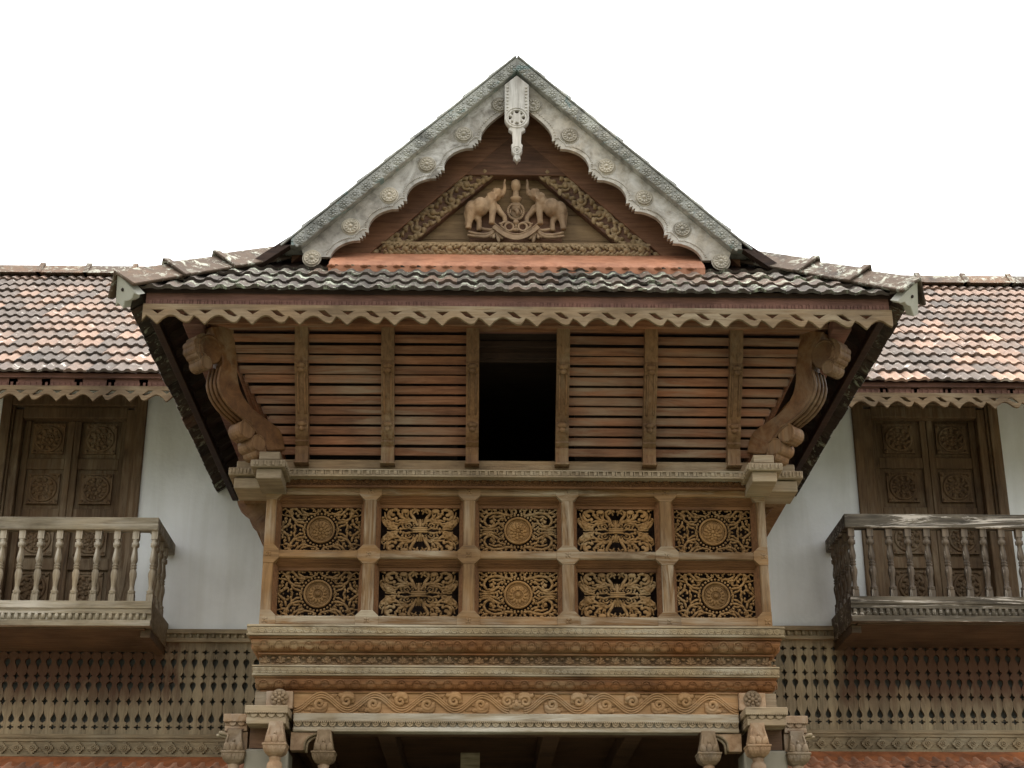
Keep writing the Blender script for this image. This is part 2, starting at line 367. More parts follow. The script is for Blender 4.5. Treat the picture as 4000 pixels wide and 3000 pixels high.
# ================================================================= courtyard
g=MB(); g.add([(-400,-400,0),(400,-400,0),(400,400,0),(-400,400,0)],[(0,1,2,3)])
o=part('courtyard',g,M['dirt'],None); o['kind']='structure'

# ---------------------------------------------------------------- clay tile slope
def tile_slope(O, u, s, n, width, length, mat, name, parent, lim=None, tw=.215, gauge=.318, tint=None, lift=.03, skip=0, amp=1.0):
    """courses of double-roll tiles; O lower corner of the eave, u along it, s up the slope, n outward"""
    m=MB(); O=Vector(O); u=Vector(u).normalized(); s=Vector(s).normalized(); n=Vector(n).normalized()
    prof=[(0,0),(.08,.004),(.17,.021),(.30,.023),(.40,.004),(.50,0),(.58,.004),(.67,.021),(.80,.023),(.90,.004),(1,0)]
    nc=int(math.ceil(length/gauge)); nt=int(math.ceil(width/tw))+1
    prof=[(t,h*amp) for t,h in prof]
    for c in range(skip,nc):
        s0=c*gauge-.02; s1=min((c+1)*gauge+.03,length); off=(tw/2 if c%2 else 0)
        for k in range(nt):
            a=k*tw-off; b=a+tw-.002
            lo0,hi0=(0,width); lo1,hi1=(0,width)
            if lim: lo0,hi0=lim(s0); lo1,hi1=lim(s1)
            if b<=min(lo0,lo1)+.01 or a>=max(hi0,hi1)-.01 or b<=0 or a>=width: continue
            odd=3.0 if random.random()<.07 else 1.0; j=random.uniform(-.005,.005); js=random.uniform(-.006,.006)*odd; tl=random.uniform(-.003,.003)
            tv=tint((a+b)/2,(s0+s1)/2) if tint else random.random()
            lowt=[];upt=[];lowb=[]
            for t,h in prof:
                x=a+(b-a)*t
                x0=min(max(x,lo0),hi0); x1=min(max(x,lo1),hi1)
                lowt.append(O+u*x0+s*(s0+js)+n*(lift+h+j+tl*t)); upt.append(O+u*x1+s*s1+n*(.006+h))
                lowb.append(O+u*x0+s*(s0+js)+n*(lift+h*.4-.016+j+tl*t))
            q=len(prof); fs=[(i,i+1,i+1+q,i+q) for i in range(q-1)]
            m.add(lowt+upt,fs,True,tv)
            m.add(lowb+lowt,fs,False,tv)
            m.add([p-n*.013 for p in upt]+lowb,fs,True,tv)
    return part(name,m,mat,parent)
def tinter(seed, base, amp, rnd=.45):
    return lambda a,c: max(.01,min(1,base+amp*noise.noise(Vector((a*1.1+seed,c*1.1,seed)))*1.2+random.uniform(-rnd,rnd)))

# ================================================================= the gabled porch bay
P=thing('gabled_porch','tall timber porch with carved triangular gable, louvres and fretted panels, between the white wings','porch',(0,9.83,0))
YF,HW=9.83,1.60
SL=.74; ZE=ZZ(1128,9.0); XE=2.43; YE=9.0
un=math.hypot(1,SL)
YG=9.87                                   # gable stands here
# ---- roof: deck, tiles, hip caps
d=MB()
top=[(-XE+.03,YE+.03),(XE-.03,YE+.03),(XE-.03,13.3),(-XE+.03,13.3)]
def rz(y): return ZE+(y-YE)*SL
XT=XE-(YG-YE)
zt=rz(YG)
def quad(a,b,c,e,th):
    A=[Vector(a),Vector(b),Vector(c),Vector(e)]
    d.hexa([p-Vector((0,0,th)) for p in A]+A)
quad((-XE+.02,YE+.02,ZE-.005),(XE-.02,YE+.02,ZE-.005),(XT,YG,zt-.02),(-XT,YG,zt-.02),.035)
quad((-XE+.07,YE+.07,ZE+.032),(-XT,YG,zt-.02),(-XT,13.6,zt-.02),(-XE+.07,13.6,ZE+.032),.035)
quad((XE-.07,YE+.07,ZE+.032),(XE-.07,13.6,ZE+.032),(XT,13.6,zt-.02),(XT,YG,zt-.02),.035)
deck=part('roof_deck',d,M['soffit'],P)
LS=(YG-YE)*un
roof=tile_slope((-XE,YE,ZE-.03),(1,0,0),(0,1/un,SL/un),(0,-SL/un,1/un),2*XE,.69,M['tile_p'],'roof',P,gauge=.225,amp=.8,
   lim=lambda s:(max(0,s)/un,2*XE-max(0,s)/un),tint=tinter(3,.42,.35,.22))
for sg in (-1,1):
    w=4.6
    r_=tile_slope((sg*XE,YE if sg>0 else YE+w,ZE-.03),(0,sg,0),(-sg/un,0,SL/un),(sg*SL/un,0,1/un),w,LS,M['tile_p'],'side_roof',P,
       lim=(lambda s:(max(0,s)/un,w)) if sg>0 else (lambda s:(0,w-max(0,s)/un)),tint=tinter(5+sg,.42,.3,.25))
# gable apex / roof
ZA=ZZ(238,9.6); XB=(abs(XX(1090,982,9.6))+abs(XX(2917,982,9.6)))/2; ZB=ZZ(984,9.6)
th=math.atan2(ZA-ZB,XB); ct,st=math.cos(th),math.sin(th); LG=math.hypot(XB,ZA-ZB)
XG=XB-.05; ZG=ZB+.05*st/ct
for sg in (-1,1):
    d=MB(); q=.05
    d.hexa([(0,9.71,ZA-.09),(sg*XG,9.71,ZG-.09),(sg*XG,15.5,ZG-.09),(0,15.5,ZA-.09),(0,9.71,ZA-.03),(sg*XG,9.71,ZG-.03),(sg*XG,15.5,ZG-.03),(0,15.5,ZA-.03)] if sg>0 else
           [(0,9.71,ZA-.09),(0,15.5,ZA-.09),(sg*XG,15.5,ZG-.09),(sg*XG,9.71,ZG-.09),(0,9.71,ZA-.03),(0,15.5,ZA-.03),(sg*XG,15.5,ZG-.03),(sg*XG,9.71,ZG-.03)])
    part('gable_roof_deck',d,M['gable'],P)
    w=5.7
    tile_slope((sg*XG,9.62 if sg>0 else 9.62+w,ZG-.035),(0,sg,0),(-sg*ct,0,st),(sg*st,0,ct),w,LG*XG/XB,M['tile_p'],'gable_roof',P,tint=tinter(8,.5,.3,.25))
# hip caps: inverted V clay ridges, collars, mortar-stopped ends
for sg in (-1,1):
    hc=MB(); A=Vector((sg*(XE+.03),YE-.03,ZE-.03)); Bp=Vector((sg*(XT-.05),YG+.05,zt+.02)); D=(Bp-A); L=D.length; D.normalize()
    hz=Vector((D.x,D.y,0)).normalized(); S=Vector((-hz.y,hz.x,0)); U=D.cross(S).normalized()
    if U.z<0: U=-U
    def ves(p,w,h,t=.02): return [p-S*w-U*.02,p+U*h,p+S*w-U*.02,p+S*(w-t)-U*.035,p+U*(h-t*1.4),p-S*(w-t)-U*.035]
    def seg(a,b,w0,h0,w1,h1,tv):
        va=ves(A+D*a,w0,h0); vb=ves(A+D*b,w1,h1); n=6
        hc.add(va+vb,[(i,(i+1)%n,(i+1)%n+n,i+n) for i in range(n)]+[tuple(range(n-1,-1,-1)),tuple(range(n,2*n))],False,tv)
    cuts=[0,.44,.86,L]
    for i in range(3):
        seg(cuts[i]-(.0 if i==0 else .02),cuts[i+1],.15,.115,.14,.10,random.uniform(.25,.5))
        if i: seg(cuts[i]-.045,cuts[i]+.012,.165,.145,.16,.135,random.uniform(.15,.4))
    part('hip_cap',hc,M['hip'],P,.006)
    e=MB(); a=A+D*.02; V=ves(a,.125,.095); tri=[V[0]-U*.07,V[1],V[2]-U*.07]
    jag=[tri[0],tri[1],tri[2]]+[tri[2].lerp(tri[0],k/7)+U*random.uniform(-.035,.03) for k in range(1,7)]
    n=len(jag); e.add([p for p in jag]+[p+D*.06 for p in jag],[tuple(range(n)),tuple(range(2*n-1,n-1,-1))]+[(i,i+n,(i+1)%n+n,(i+1)%n) for i in range(n)])
    c=(tri[0]+tri[1]+tri[2])/3
    ms=part('mortar_stop',e,M['lime'],P,.004)
    e=MB(); e.ball(tuple(c+U*.012),.012); part('drain_hole',e,M['inner'],ms)
# ---- gable: verge trim, bargeboards, rosettes, pendant
AP=(0.0,ZA)
for sg in (-1,1):
    def q(s,t): return (sg*(ct*s-st*t), ZA-st*s-ct*t)
    tn=st/ct
    v=MB()
    v.xz([q(0,0),q(LG-.01,0),q(LG-.10,.08),q(.08*tn,.08)],9.55,9.7)
    v.xz([q(-.0,-.014),q(LG-.0,-.014),q(LG-.0,-.002),q(0,-.002)],9.54,9.65)
    # ragged tile ends riding on the trim
    for k in range(9): v.xz([q(.03+k*.245,-.016),q(.25+k*.245,-.030 if k%2 else -.026),q(.265+k*.245,-.016)],9.55,9.75)
    vt=part('verge_trim',v,M['verge'],P,.003)
    f=MB()
    for k in range(21):
        c=q(.09+k*.0975,.043)
        if (c[0]*sg)<.03: continue
        rosette(f,c,9.55,.036,8,.28,True)
        cc=q(.09+(k+.5)*.0975,.066); f.ball((cc[0],9.55,cc[1]),(.012,.008,.012),6,4); 
        cc=q(.09+(k+.5)*.0975,.018); f.ball((cc[0],9.55,cc[1]),(.008,.007,.008),6,4)
    part('flower_run',f,M['verge'],vt)
    # scalloped board
    edge=[]; dots=[]
    def arc(s0,s1,t0,t1,cr,n=14):
        for i in range(n+1):
            u=i/n; e_=(math.sin(PI*u**1.15))**.62
            edge.append((s0+(s1-s0)*u, (t0+(t1-t0)*u)*(1-e_)+cr*e_))
            if i%2==0 : dots.append((s0+(s1-s0)*u, (t0+(t1-t0)*u)*(1-e_)+cr*e_-.032))
    pc=.3465
    def teeth(s):
        for a,t in ((-.045,.292),(-.032,.270),(-.020,.290),(-.012,.300),(.0,.276),(.012,.302),(.022,.276),(.034,.298),(.045,.288)): edge.append((s+a,t))
        for a in (-.03,0,.03): dots.append((s+a,.245))
    s=.665
    arc(.225,s-.045,.232,.292,.232); teeth(s)
    for k in range(4):
        arc(s+.05,s+pc-.05,.285,.292,.232); s+=pc; teeth(s)
    arc(s+.05,LG-.02,.285,.33,.225)
    pl=[q(s_,t) for s_,t in edge]
    zc=ZB-.045
    out=[q(.08*tn,.078),q(LG-.10,.078),(sg*(XB-.145),zc)]
    lo=[p for p in pl if p[1]>zc-.0]
    lo=lo+[(lo[-1][0],zc)]
    poly=out+lo[::-1]
    xm=[p for p in poly]
    poly=[(p[0] if p[0]*sg>.0 else 0.0,p[1]) for p in poly]
    b=MB(); b.xz(poly,9.61,9.645)
    bb=part('bargeboard',b,M['barge'],P)
    b=MB()
    for s_,t in dots:
        c=q(s_,t)
        if c[0]*sg>.1 and c[1]>zc+.02: b.ball((c[0],9.61,c[1]),(.007,.007,.007),6,4)
    # fine double line of dots between
    for i in range(len(dots)-1):
        for w_ in (.33,.66):
            s_=dots[i][0]*(1-w_)+dots[i+1][0]*w_; t=dots[i][1]*(1-w_)+dots[i+1][1]*w_; c=q(s_,t)
            if c[0]*sg>.1 and c[1]>zc+.02: b.ball((c[0],9.61,c[1]),(.007,.007,.007),6,4)
    part('bead_line',b,M['barge'],bb)
    for k in range(6):
        r=MB(); c=q(.33+k*pc,.178); rosette(r,c,9.602,.052,12,.24,True); r.disc(c,.054,9.602,9.612,26); r.ring(c,9.608,.060,.004,26,5)
        part('rosette',r,M['rosw'],bb)
# pendant
zp=lambda py: ZZ(py,9.59)
kx=lambda dx: dx/1.106/ (FOC/11.15)
zz=lambda cy: zp(200+cy/1.106)
zr=zz(300); R=kx(53)
outl=[(0,zz(118)),(kx(52),zz(158)),(kx(52),zz(285))]+[(R*math.cos(a),zr+R*math.sin(a)) for a in [-k*PI/12 for k in range(0,5)]]+[(kx(36),zz(350)),(kx(20),zz(362)),(kx(17),zz(410)),(kx(25),zz(418)),(kx(22),zz(424))]
r2=kx(23); z2=zz(440)
outl+=[(r2*math.cos(a),z2+r2*math.sin(a)) for a in (.3,0,-.5,-.9)]+[(kx(10),zz(462)),(kx(16),zz(474)),(kx(7),zz(480)),(0,zz(492))]
loop=outl+[(-x,z) for x,z in outl[::-1][1:-1]]
holes=[]
for k in range(4):
    a0=PI/2*k
    holes.append([(.62*R*math.cos(a0)*.92+.17*R*math.cos(a)*1.0, zr+.62*R*math.sin(a0)*.92+.17*R*math.sin(a)) for a in [PI/4*j for j in range(8)]])
    a1=a0+PI/4
    holes.append([(.54*R*math.cos(a1)+.10*R*math.cos(a), zr+.54*R*math.sin(a1)+.10*R*math.sin(a)) for a in [PI/3*j for j in range(6)]])
holes.append([(.005*math.cos(PI/3*j),z2+.005*math.sin(PI/3*j)) for j in range(6)])
pd=fret('pendant',[loop]+holes,9.55,9.595,M['pendant'],P,.003)
r=MB(); r.ring((0,zr),9.55,R*.92,.006,28,6); r.ring((0,zr),9.55,R*.72,.005,28,6); r.ring((0,z2),9.55,r2*.85,.004,18,5); r.ring((0,z2),9.55,r2*.4,.004,14,5)
part('roundel_ring',r,M['pendant'],pd)
for sx in (-1,1):
    r=MB()
    for k in range(8): r.box(sx*kx(40)-.007,sx*kx(40)+.007,9.543,9.552,zz(170+k*14)-.005,zz(170+k*14)+.004)
    part('notch_row',r,M['pendant'],pd)
# ---- pediment: boards, raking frames, scroll borders
zb0=ZZ(1006,9.85)-.0; 
m=MB()
def inner(t):                                   # line parallel to the rake at inset t, at height z -> x
    return lambda z: (ZA-z)/st*ct - t/st
yb=9.91
zt0=ZZ(690,yb)
pd_=MB()
n=5; zz0=ZZ(1040,yb); zz1=ZA-.45
for k in range(n):
    a=zz0+(zz1-zz0)*k/n; c=zz0+(zz1-zz0)*(k+1)/n-.004
    xa=inner(.15)(a); xc=inner(.15)(c); pd_.xz([(-xa,a),(xa,a),(xc,c),(-xc,c)],yb,yb+.03)
field=part('gable_board',pd_,M['gfield'],P)
rk=MB()
for sg in (-1,1):
    q=lambda s,t:(sg*(ct*s-st*t), ZA-st*s-ct*t)
    rk.xz([q(.14*st/ct,.14),q(LG-.24,.14),q(LG-.16,.325),q(.325*st/ct,.325)],9.82,9.905)
part('raking_frame',rk,M['gable'],P,.004)
rk=MB()
zf=ZZ(686,9.83)
for sg in (-1,1):
    q=lambda s,t:(sg*(ct*s-st*t), ZA-st*s-ct*t)
    rk.xz([q(.45,.318),q(LG+.05,.318),q(LG-.0,.462),q(.45,.462)],9.845,9.904)
rk.xz([(-.36,zf-.0),(.36,zf-.0),(.03,zf+.37),(-.03,zf+.37)],9.823,9.9)
rb=part('scroll_border',rk,M['gable'],P,.003)
cv=MB()
def vine(m,f,L,amp,n,y,r,flip=1):
    """running scroll: f(s,t) maps along/across to X-Z"""
    for k in range(n):
        p=L/n; s0=k*p; sg_=1 if k%2==0 else -1
        sg_*=flip
        st_=[(s0+p*u, -sg_*amp*.8*math.cos(PI*u)) for u in [i/8 for i in range(9)]]
        m.tube([(f(a,b)[0],y,f(a,b)[1]) for a,b in st_],[r]*9,6,.9)
        sp=spiral(s0+p*.52,sg_*amp*.12,amp*.62,-sg_*PI*.5,1.35,10,sg_)
        sp=[f(a,b) for a,b in sp]; m.tube([(a,y-.002,b) for a,b in sp],[r*(1-.4*i/len(sp)) for i in range(len(sp))],5,1)
        m.ball((f(s0+p*.52,sg_*amp*.1)[0],y-.004,f(s0+p*.52,sg_*amp*.1)[1]),r*2.0,7,4)
        for j,(da,db,ln) in enumerate(((.1,.55,.5),(.3,.85,.4),(.62,.9,.4),(.2,-.7,.4),(.85,-.75,.4),(.78,.85,.45),(.95,.5,.5),(.5,-.95,.4))):
            a=s0+p*da; b=sg_*amp*db; lf=spline([(a,b*.6),(a+p*.08,b),(a+p*.2*(1 if j%2 else -1),b*1.15)],3)
            lf=[f(*x) for x in lf]; m.tube([(x,y,z) for x,z in lf],[r*1.6,r*1.9,r*1.8,r*1.6,r*1.3,r*.9,r*.3][:len(lf)],5,.8)
for sg in (-1,1):
    cv=MB()
    qq=lambda s,t:(sg*(ct*s-st*t), ZA-st*s-ct*t)
    vine(cv,lambda a,b:qq(.60+a,.390+b),LG-.60-.12,.064,9,9.842,.0115,1)
    part('vine_carving',cv,M['gcarve'],rb)
zl,zh=ZZ(1004,9.82),ZZ(958,9.82)
lb=MB(); xw=XX(2540,980,9.82); lb.box(-xw,xw,9.805,9.89,zl-.03,zh+.006)
lbo=part('base_border',lb,M['gable'],P,.003)
cv=MB()
for sg in (-1,1): vine(cv,lambda a,b:(sg*(.0+a),(zl+zh)/2+b),xw-.02,(zh-zl)*.44,9,9.803,.0115,1)
cv.box(-xw,xw,9.796,9.806,zh-.006,zh+.008)
part('vine_carving',cv,M['gcarve'],lbo)
# emblem: two elephants, conch roundel, pedestal, ribbon
ye=9.885; kE=.000487; kZ=.000545; zE=ZZ(650+700/3.687,ye)
E=lambda cx,cy:((cx-1145)*kE, zE+(700-cy)*kZ)
em=MB(); hlf=E(1850,0)[0]; em.box(-hlf*.93,hlf*.93,9.895,9.908,E(0,1130)[1],E(0,640)[1])
EMB=part('emblem',em,M['gable'],P,.004)
for sg in (-1,1):
    el=MB()
    def B(cx,cy,rx,rz_,ry=.05,rot=0,dy=0):
        x,z=E(cx,cy); el.ball((sg*-x if sg>0 else x, ye-.03+dy, z),(rx*kE,ry,rz_*kZ),12,8,rot*(-1 if sg>0 else 1))
    def T(pts,rad,dy=0):
        ps=[]; 
        for cx,cy in pts:
            x,z=E(cx,cy); ps.append((-x if sg>0 else x, ye-.03+dy, z))
        el.tube3(ps,[r_*kE for r_ in rad],10)
    B(640,630,125,130,.062,0,-.012); B(520,660,105,130,.05); B(780,560,90,110,.055,0,-.008)
    B(880,450,75,85,.05,-.3,-.012); B(850,400,52,44,.04); B(800,500,44,58,.02,.2,-.05)
    T([(500,660),(500,760),(480,860),(470,945)],[85,64,44,46],-.01); T([(600,760),(625,830),(625,950)],[60,40,42],.012)
    T([(805,580),(815,700),(805,800),(800,885)],[66,52,42,46],-.02); T([(860,600),(920,680),(985,750),(995,830)],[56,46,36,36],.01)
    T([(930,470),(968,420),(985,350),(978,280),(990,225)],[42,34,26,20,14],-.012)
    T([(925,490),(955,475),(985,470)],[16,12,6],-.03); T([(425,620),(412,720),(425,800),(430,880)],[14,11,9,14],-.0)
    T([(745,470),(760,560),(850,555),(870,500)],[16,16,16,14],-.052)
    remeshed('elephant',el,.006,M['emblem'],EMB,3)
cn=MB()
x0,z0=E(1145,670); R1=kE*112
for k in range(26):
    a=2*PI*k/26; cn.ball((x0+R1*math.cos(a),ye-.02,z0+R1*1.15*math.sin(a)),.011,7,4)
cn.ball((x0,ye,z0),(R1*.85,.02,R1*1.0),14,6)
cn.ball(E(1148,625)[:1]+(ye-.025,)+E(1148,625)[1:],(.033,.022,.028),12,6); cn.ball((x0,ye-.035,E(0,600)[1]),(.028,.015,.015),10,5)
cn.tube([(x0+.004,ye-.035,E(0,650)[1]),(x0+.012,ye-.04,E(0,700)[1]),(x0+.004,ye-.036,E(0,745)[1])],[.016,.013,.004],7)
for sx in (-1,1): cn.tube([(x0+sx*.034,ye-.02,E(0,640)[1]),(x0+sx*.04,ye-.02,E(0,690)[1]),(x0+sx*.025,ye-.02,E(0,725)[1])],[.006,.008,.004],5)
part('conch_roundel',cn,M['emblem'],EMB)
ps=MB(); ps.lathe([(.02,E(0,545)[1]),(.036,E(0,500)[1]),(.04,E(0,470)[1]),(.022,E(0,450)[1]),(.02,E(0,360)[1]),(.03,E(0,340)[1]),(.036,E(0,290)[1]),(.03,E(0,230)[1]),(.012,E(0,200)[1])],(0,ye-.01),12)
part('conch_pedestal',ps,M['emblem'],EMB)
rb_=MB()
def ribbon(pts,hw,y,th=.016):
    n=len(pts); vs=[];fs=[]
    for i,(x,z) in enumerate(pts):
        a=pts[max(i-1,0)]; b=pts[min(i+1,n-1)]; t=Vector((b[0]-a[0],b[1]-a[1])).normalized(); N=Vector((-t.y,t.x)); h=hw[i] if hasattr(hw,'__len__') else hw
        vs+= [(x+N.x*h,y,z+N.y*h),(x-N.x*h,y,z-N.y*h),(x-N.x*h,y+th,z-N.y*h),(x+N.x*h,y+th,z+N.y*h)]
    for i in range(n-1):
        for k in range(4): fs.append((i*4+k,i*4+(k+1)%4,i*4+4+(k+1)%4,i*4+4+k))
    fs+=[(3,2,1,0),(n*4-4,n*4-3,n*4-2,n*4-1)]; rb_.add(vs,fs)
bow=spline([E(830,900),(E(960,1000)),(E(1060,1045)),E(1145,1058),E(1230,1045),E(1330,1000),E(1460,900)],5)
ribbon(bow,.019,ye-.05)
rb_.tube([(x*.99,ye-.05,z+.021) for x,z in bow],.0045,5); rb_.tube([(x*1.02,ye-.05,z-.021) for x,z in bow],.0045,5)
for sg in (-1,1):
    F=lambda cx,cy:(E(cx,cy)[0]*(-sg if sg>0 else 1)*(1 if sg<0 else 1), E(cx,cy)[1])
    for q_,(a,b,c,e_) in enumerate((((840,950),(740,1010),(600,1010),(470,975)),((840,965),(740,1040),(600,1045),(460,1025)),((850,930),(780,950),(720,945),(660,930)))):
        c_=spline([F(*a),F(*b),F(*c),F(*e_)],5); rb_.tube([(x,ye-.035,z) for x,z in c_],[.009+.004*math.sin(PI*i/(len(c_)-1)) for i in range(len(c_))],6,.9)
    for (a,b,c) in (((860,980),(890,1050),(905,1120)),((870,970),(925,1040),(965,1070)),((850,990),(830,1040),(845,1060)),((830,1000),(790,1030),(770,1035))):
        c_=spline([F(*a),F(*b),F(*c)],4); rb_.tube([(x,ye-.03,z) for x,z in c_],[.006,.007,.008,.01,.012,.013,.012,.009,.005],6,.8)
    x,z=F(1050,905); rb_.ring((x,z),ye-.035,.03,.009,18,6)
    for (a,b,c) in (((920,870),(980,840),(1060,840)),((930,890),(980,930),(1040,985)),((905,855),(940,870),(930,900))):
        c_=spline([F(*a),F(*b),F(*c)],4); rb_.tube([(x,ye-.035,z) for x,z in c_],[.005,.007,.009,.01,.01,.009,.008,.007,.005],6,.9)
rb_.ball((0,ye-.03,E(0,835)[1]),(.022,.02,.022),8,5); rb_.ball((0,ye-.03,E(0,945)[1]),(.03,.018,.014),8,5); rb_.tube([(0,ye-.03,E(0,835)[1]),(0,ye-.03,E(0,945)[1])],.009)
part('ribbon',rb_,M['emblem'],EMB)
# flashing strip at the foot of the gable
fl=MB(); xa=XX(2745,1030,9.6)
fl.yz([(9.50,rz(9.50)-.02),(9.90,rz(9.90)-.02),(9.90,rz(9.90)+.03),(9.82,rz(9.82)+.045),(9.535,rz(9.535)+.05),(9.50,rz(9.50)+.035)],-xa,xa)
k=0; x=-xa+.02
while x<xa:
    fl.ball((x,9.525,rz(9.525)+.006),(.036,.05,.016),8,5); x+=.1075
part('flashing',fl,M['clay'],P,.004)
# ---- eaves: fascia, valance, rafters
VX=2.305; zf0=ZZ(1206,9.035)
f=MB(); f.box(-VX,VX,9.035,9.065,zf0,ZE-.03)
for k in range(int(2*VX/.046)):
    x=-VX+.02+k*.046; z=ZZ(1193,9.035); f.box(x,x+.02,9.028,9.036,z-.018,z+.018); f.box(x+.026,x+.034,9.028,9.036,z-.018,z+.012)
part('fascia',f,M['eave'],P)
def valance(x0,x1,ztop,sc,y0,y1,mat,parent,mir=False,name='valance'):
    T=.29*sc; k=sc/ (FOC/9.93)   # photo px at the porch eave -> metres
    px=lambda p: p*k
    per=184*k
    bot=[(0,-74),(16,-50),(30,-58),(36,-64),(55,-82),(59,-84),(63,-82),(80,-62),(98,-50),(112,-47),(126,-51),(146,-66),(160,-75),(172,-78),(184,-74)]
    bot=[(a,-(-b-0)) for a,b in bot]
    loops=[]; lo=[]; n=int(math.ceil((x1-x0)/per))
    for i in range(n):
        for a,b in bot[:-1]:
            x=x0+i*per+px(a); 
            if x<x1: lo.append((x,ztop+px(b)*1.0))
    lo.append((x1,ztop-px(66)))
    loops.append([(x0,ztop+.0)]+lo+[(x1,ztop+.0)])
    for i in range(n):
        o_=x0+i*per
        for h in ([(34,-24),(84,-24),(59,-42)],[(128,-24),(152,-24),(184,-48),(172,-52),(150,-44)]):
            pts=[(o_+px(a),ztop+px(b)) for a,b in h]
            if max(p[0] for p in pts)<x1-.01: loops.append(pts)
    if mir: loops=[[(x0+x1-x,z) for x,z in lp] for lp in loops]
    return fret(name,loops,y0,y1,mat,parent,.003)
valance(-VX-.01,VX+.01,zf0+.004,1.0,9.010,9.033,M['valance'],P)
for sg in (-1,1):
    for k in range(15):
        y=9.55+k*.26
        rf=MB()
        x0,x1=XE-.13,1.50
        za,zb=ZE-.045+.11*SL, ZE-.045+(XE-1.50)*SL
        rf.hexa([(sg*x0,y,za-.07),(sg*x1,y,zb-.07),(sg*x1,y+.06,zb-.07),(sg*x0,y+.06,za-.07),(sg*x0,y,za),(sg*x1,y,zb),(sg*x1,y+.06,zb),(sg*x0,y+.06,za)] if sg<0 else
                [(sg*x0,y,za-.07),(sg*x0,y+.06,za-.07),(sg*x1,y+.06,zb-.07),(sg*x1,y,zb-.07),(sg*x0,y,za),(sg*x0,y+.06,za),(sg*x1,y+.06,zb),(sg*x1,y,zb)])
        part('rafter',rf,M['soffit'],P)
    rf=MB(); rf.box(*sorted((sg*(XE-.10),sg*(XE-.15))),9.10,13.0,ZE-.10,ZE-.048); part('eave_batten',rf,M['soffit'],P,.004)
wp=MB()
for sg in (-1,1): wp=MB(); wp.box(*sorted((sg*2.1,sg*1.98)),9.2,13,5.72,5.80); part('wall_plate',wp,M['eave'],P,.004)
wp=MB(); wp.box(-1.9,1.9,9.32,9.46,5.79,5.88); part('wall_plate',wp,M['eave'],P,.004)
wp=MB(); wp.box(-2.3,2.3,9.11,9.32,5.83,5.86); part('soffit_board',wp,M['eave'],P)
# ---- louvred storey
ZL0,ZL1=ZZ(1797,9.78),ZZ(1296,9.4)
def YL(z):
    u=(z-ZL0)/(ZL1-ZL0); return 9.78-.38*u+.022*math.sin(2*PI*u)
NS=12
ox=XX(2172,1600,9.6)
ribx=[XX(p,1800,9.76) for p in (1181,1515,1844,2194,2534,2863)]
for i in range(NS):
    z=ZZ(1327+(1768-1327)*i/(NS-1), YL(ZL1-(ZL1-ZL0)*(i+.5)/NS)); y=YL(z); w=1.496+(9.78-y)
    jz=random.uniform(-.003,.003)
    prof=[(y-.016,z+.022+jz),(y-.002,z+.026+jz),(y+.018,z-.022+jz),(y+.002,z-.0255+jz)]
    for a,b in ((-w,ribx[2]+.0),(ribx[3],w)):
        m=MB(); m.yz(prof,a,b); w1,w2=random.uniform(-.004,.004),random.uniform(-.004,.004); m.v=[(x_,y_,z_+(w1 if q_<4 else w2)) for q_,(x_,y_,z_) in enumerate(m.v)]; part('slat',m,M['slat'],P,.003)
    for sg in (-1,1):
        m=MB(); m.xz([(sg*(w+(9.78-p[0])-(9.78-y)+.0),p[1]) for p in prof],y,12.95); part('slat',m,M['slat'],P,.003)
bm_=MB(); bm_.box(-1.98,1.98,9.30,9.40,ZL1-.005,ZL1+.07); part('louvre_head',bm_,M['slat'],P,.004)
hd=MB(); hd.box(ribx[2],ribx[3],9.62,9.65,ZZ(1412,9.62),ZZ(1270,9.62))
for k in range(3): hd.box(ribx[2],ribx[3],9.60,9.62,ZZ(1400-k*44,9.6),ZZ(1400-k*44,9.6)+.045)
part('opening_header',hd,M['soffit'],P,.003)
for x in ribx:
    m=MB(); n=44; fr=[]; bk=[]
    for k in range(n+1):
        u=k/n; z=ZL0-.05+(ZL1-ZL0+.07)*u; y=YL(max(z,ZL0))
        o_=.058+.022*math.sin(PI*min(1,max(0,(u-.3)/.4)))
        if u<.12: o_=.075
        elif u<.15: o_=.055
        elif u<.17: o_=.085
        elif u<.19: o_=.06
        elif u<.31: o_=.062+.035*math.sin(PI*(u-.19)/.12*.9+.2)
        elif .64<u<.72: o_=.085
        elif u>=.72: o_=.07
        fr.append((y-o_,z)); bk.append((y+.03,z))
    w=.041; m.yz(fr+bk[::-1],x-w,x+w)
    m.box(x-w-.006,x+w+.006,YL(ZL0)-.10,YL(ZL0)+.03,ZL0-.06,ZL0-.05)
    rb=part('louvre_rib',m,M['rib'],P)
    m=MB()                                           # raised fillets down the shaft
    for dx in (-.022,.022):
        pts=[(x+dx,YL(ZL0+(ZL1-ZL0)*u)-.066-.022*math.sin(PI*min(1,max(0,(u-.3)/.4))),ZL0+(ZL1-ZL0)*u) for u in [.33+.03*i for i in range(11)]]
        m.tube3(pts,.007,6)
    for u in (.245,.68): 
        z=ZL0+(ZL1-ZL0)*u; m.ball((x,YL(z)-.09,z),(.034,.022,.02),8,5); m.ball((x,YL(z)-.085,z-.03),(.022,.02,.018),8,5)
    part('rib_carving',m,M['rib'],rb)
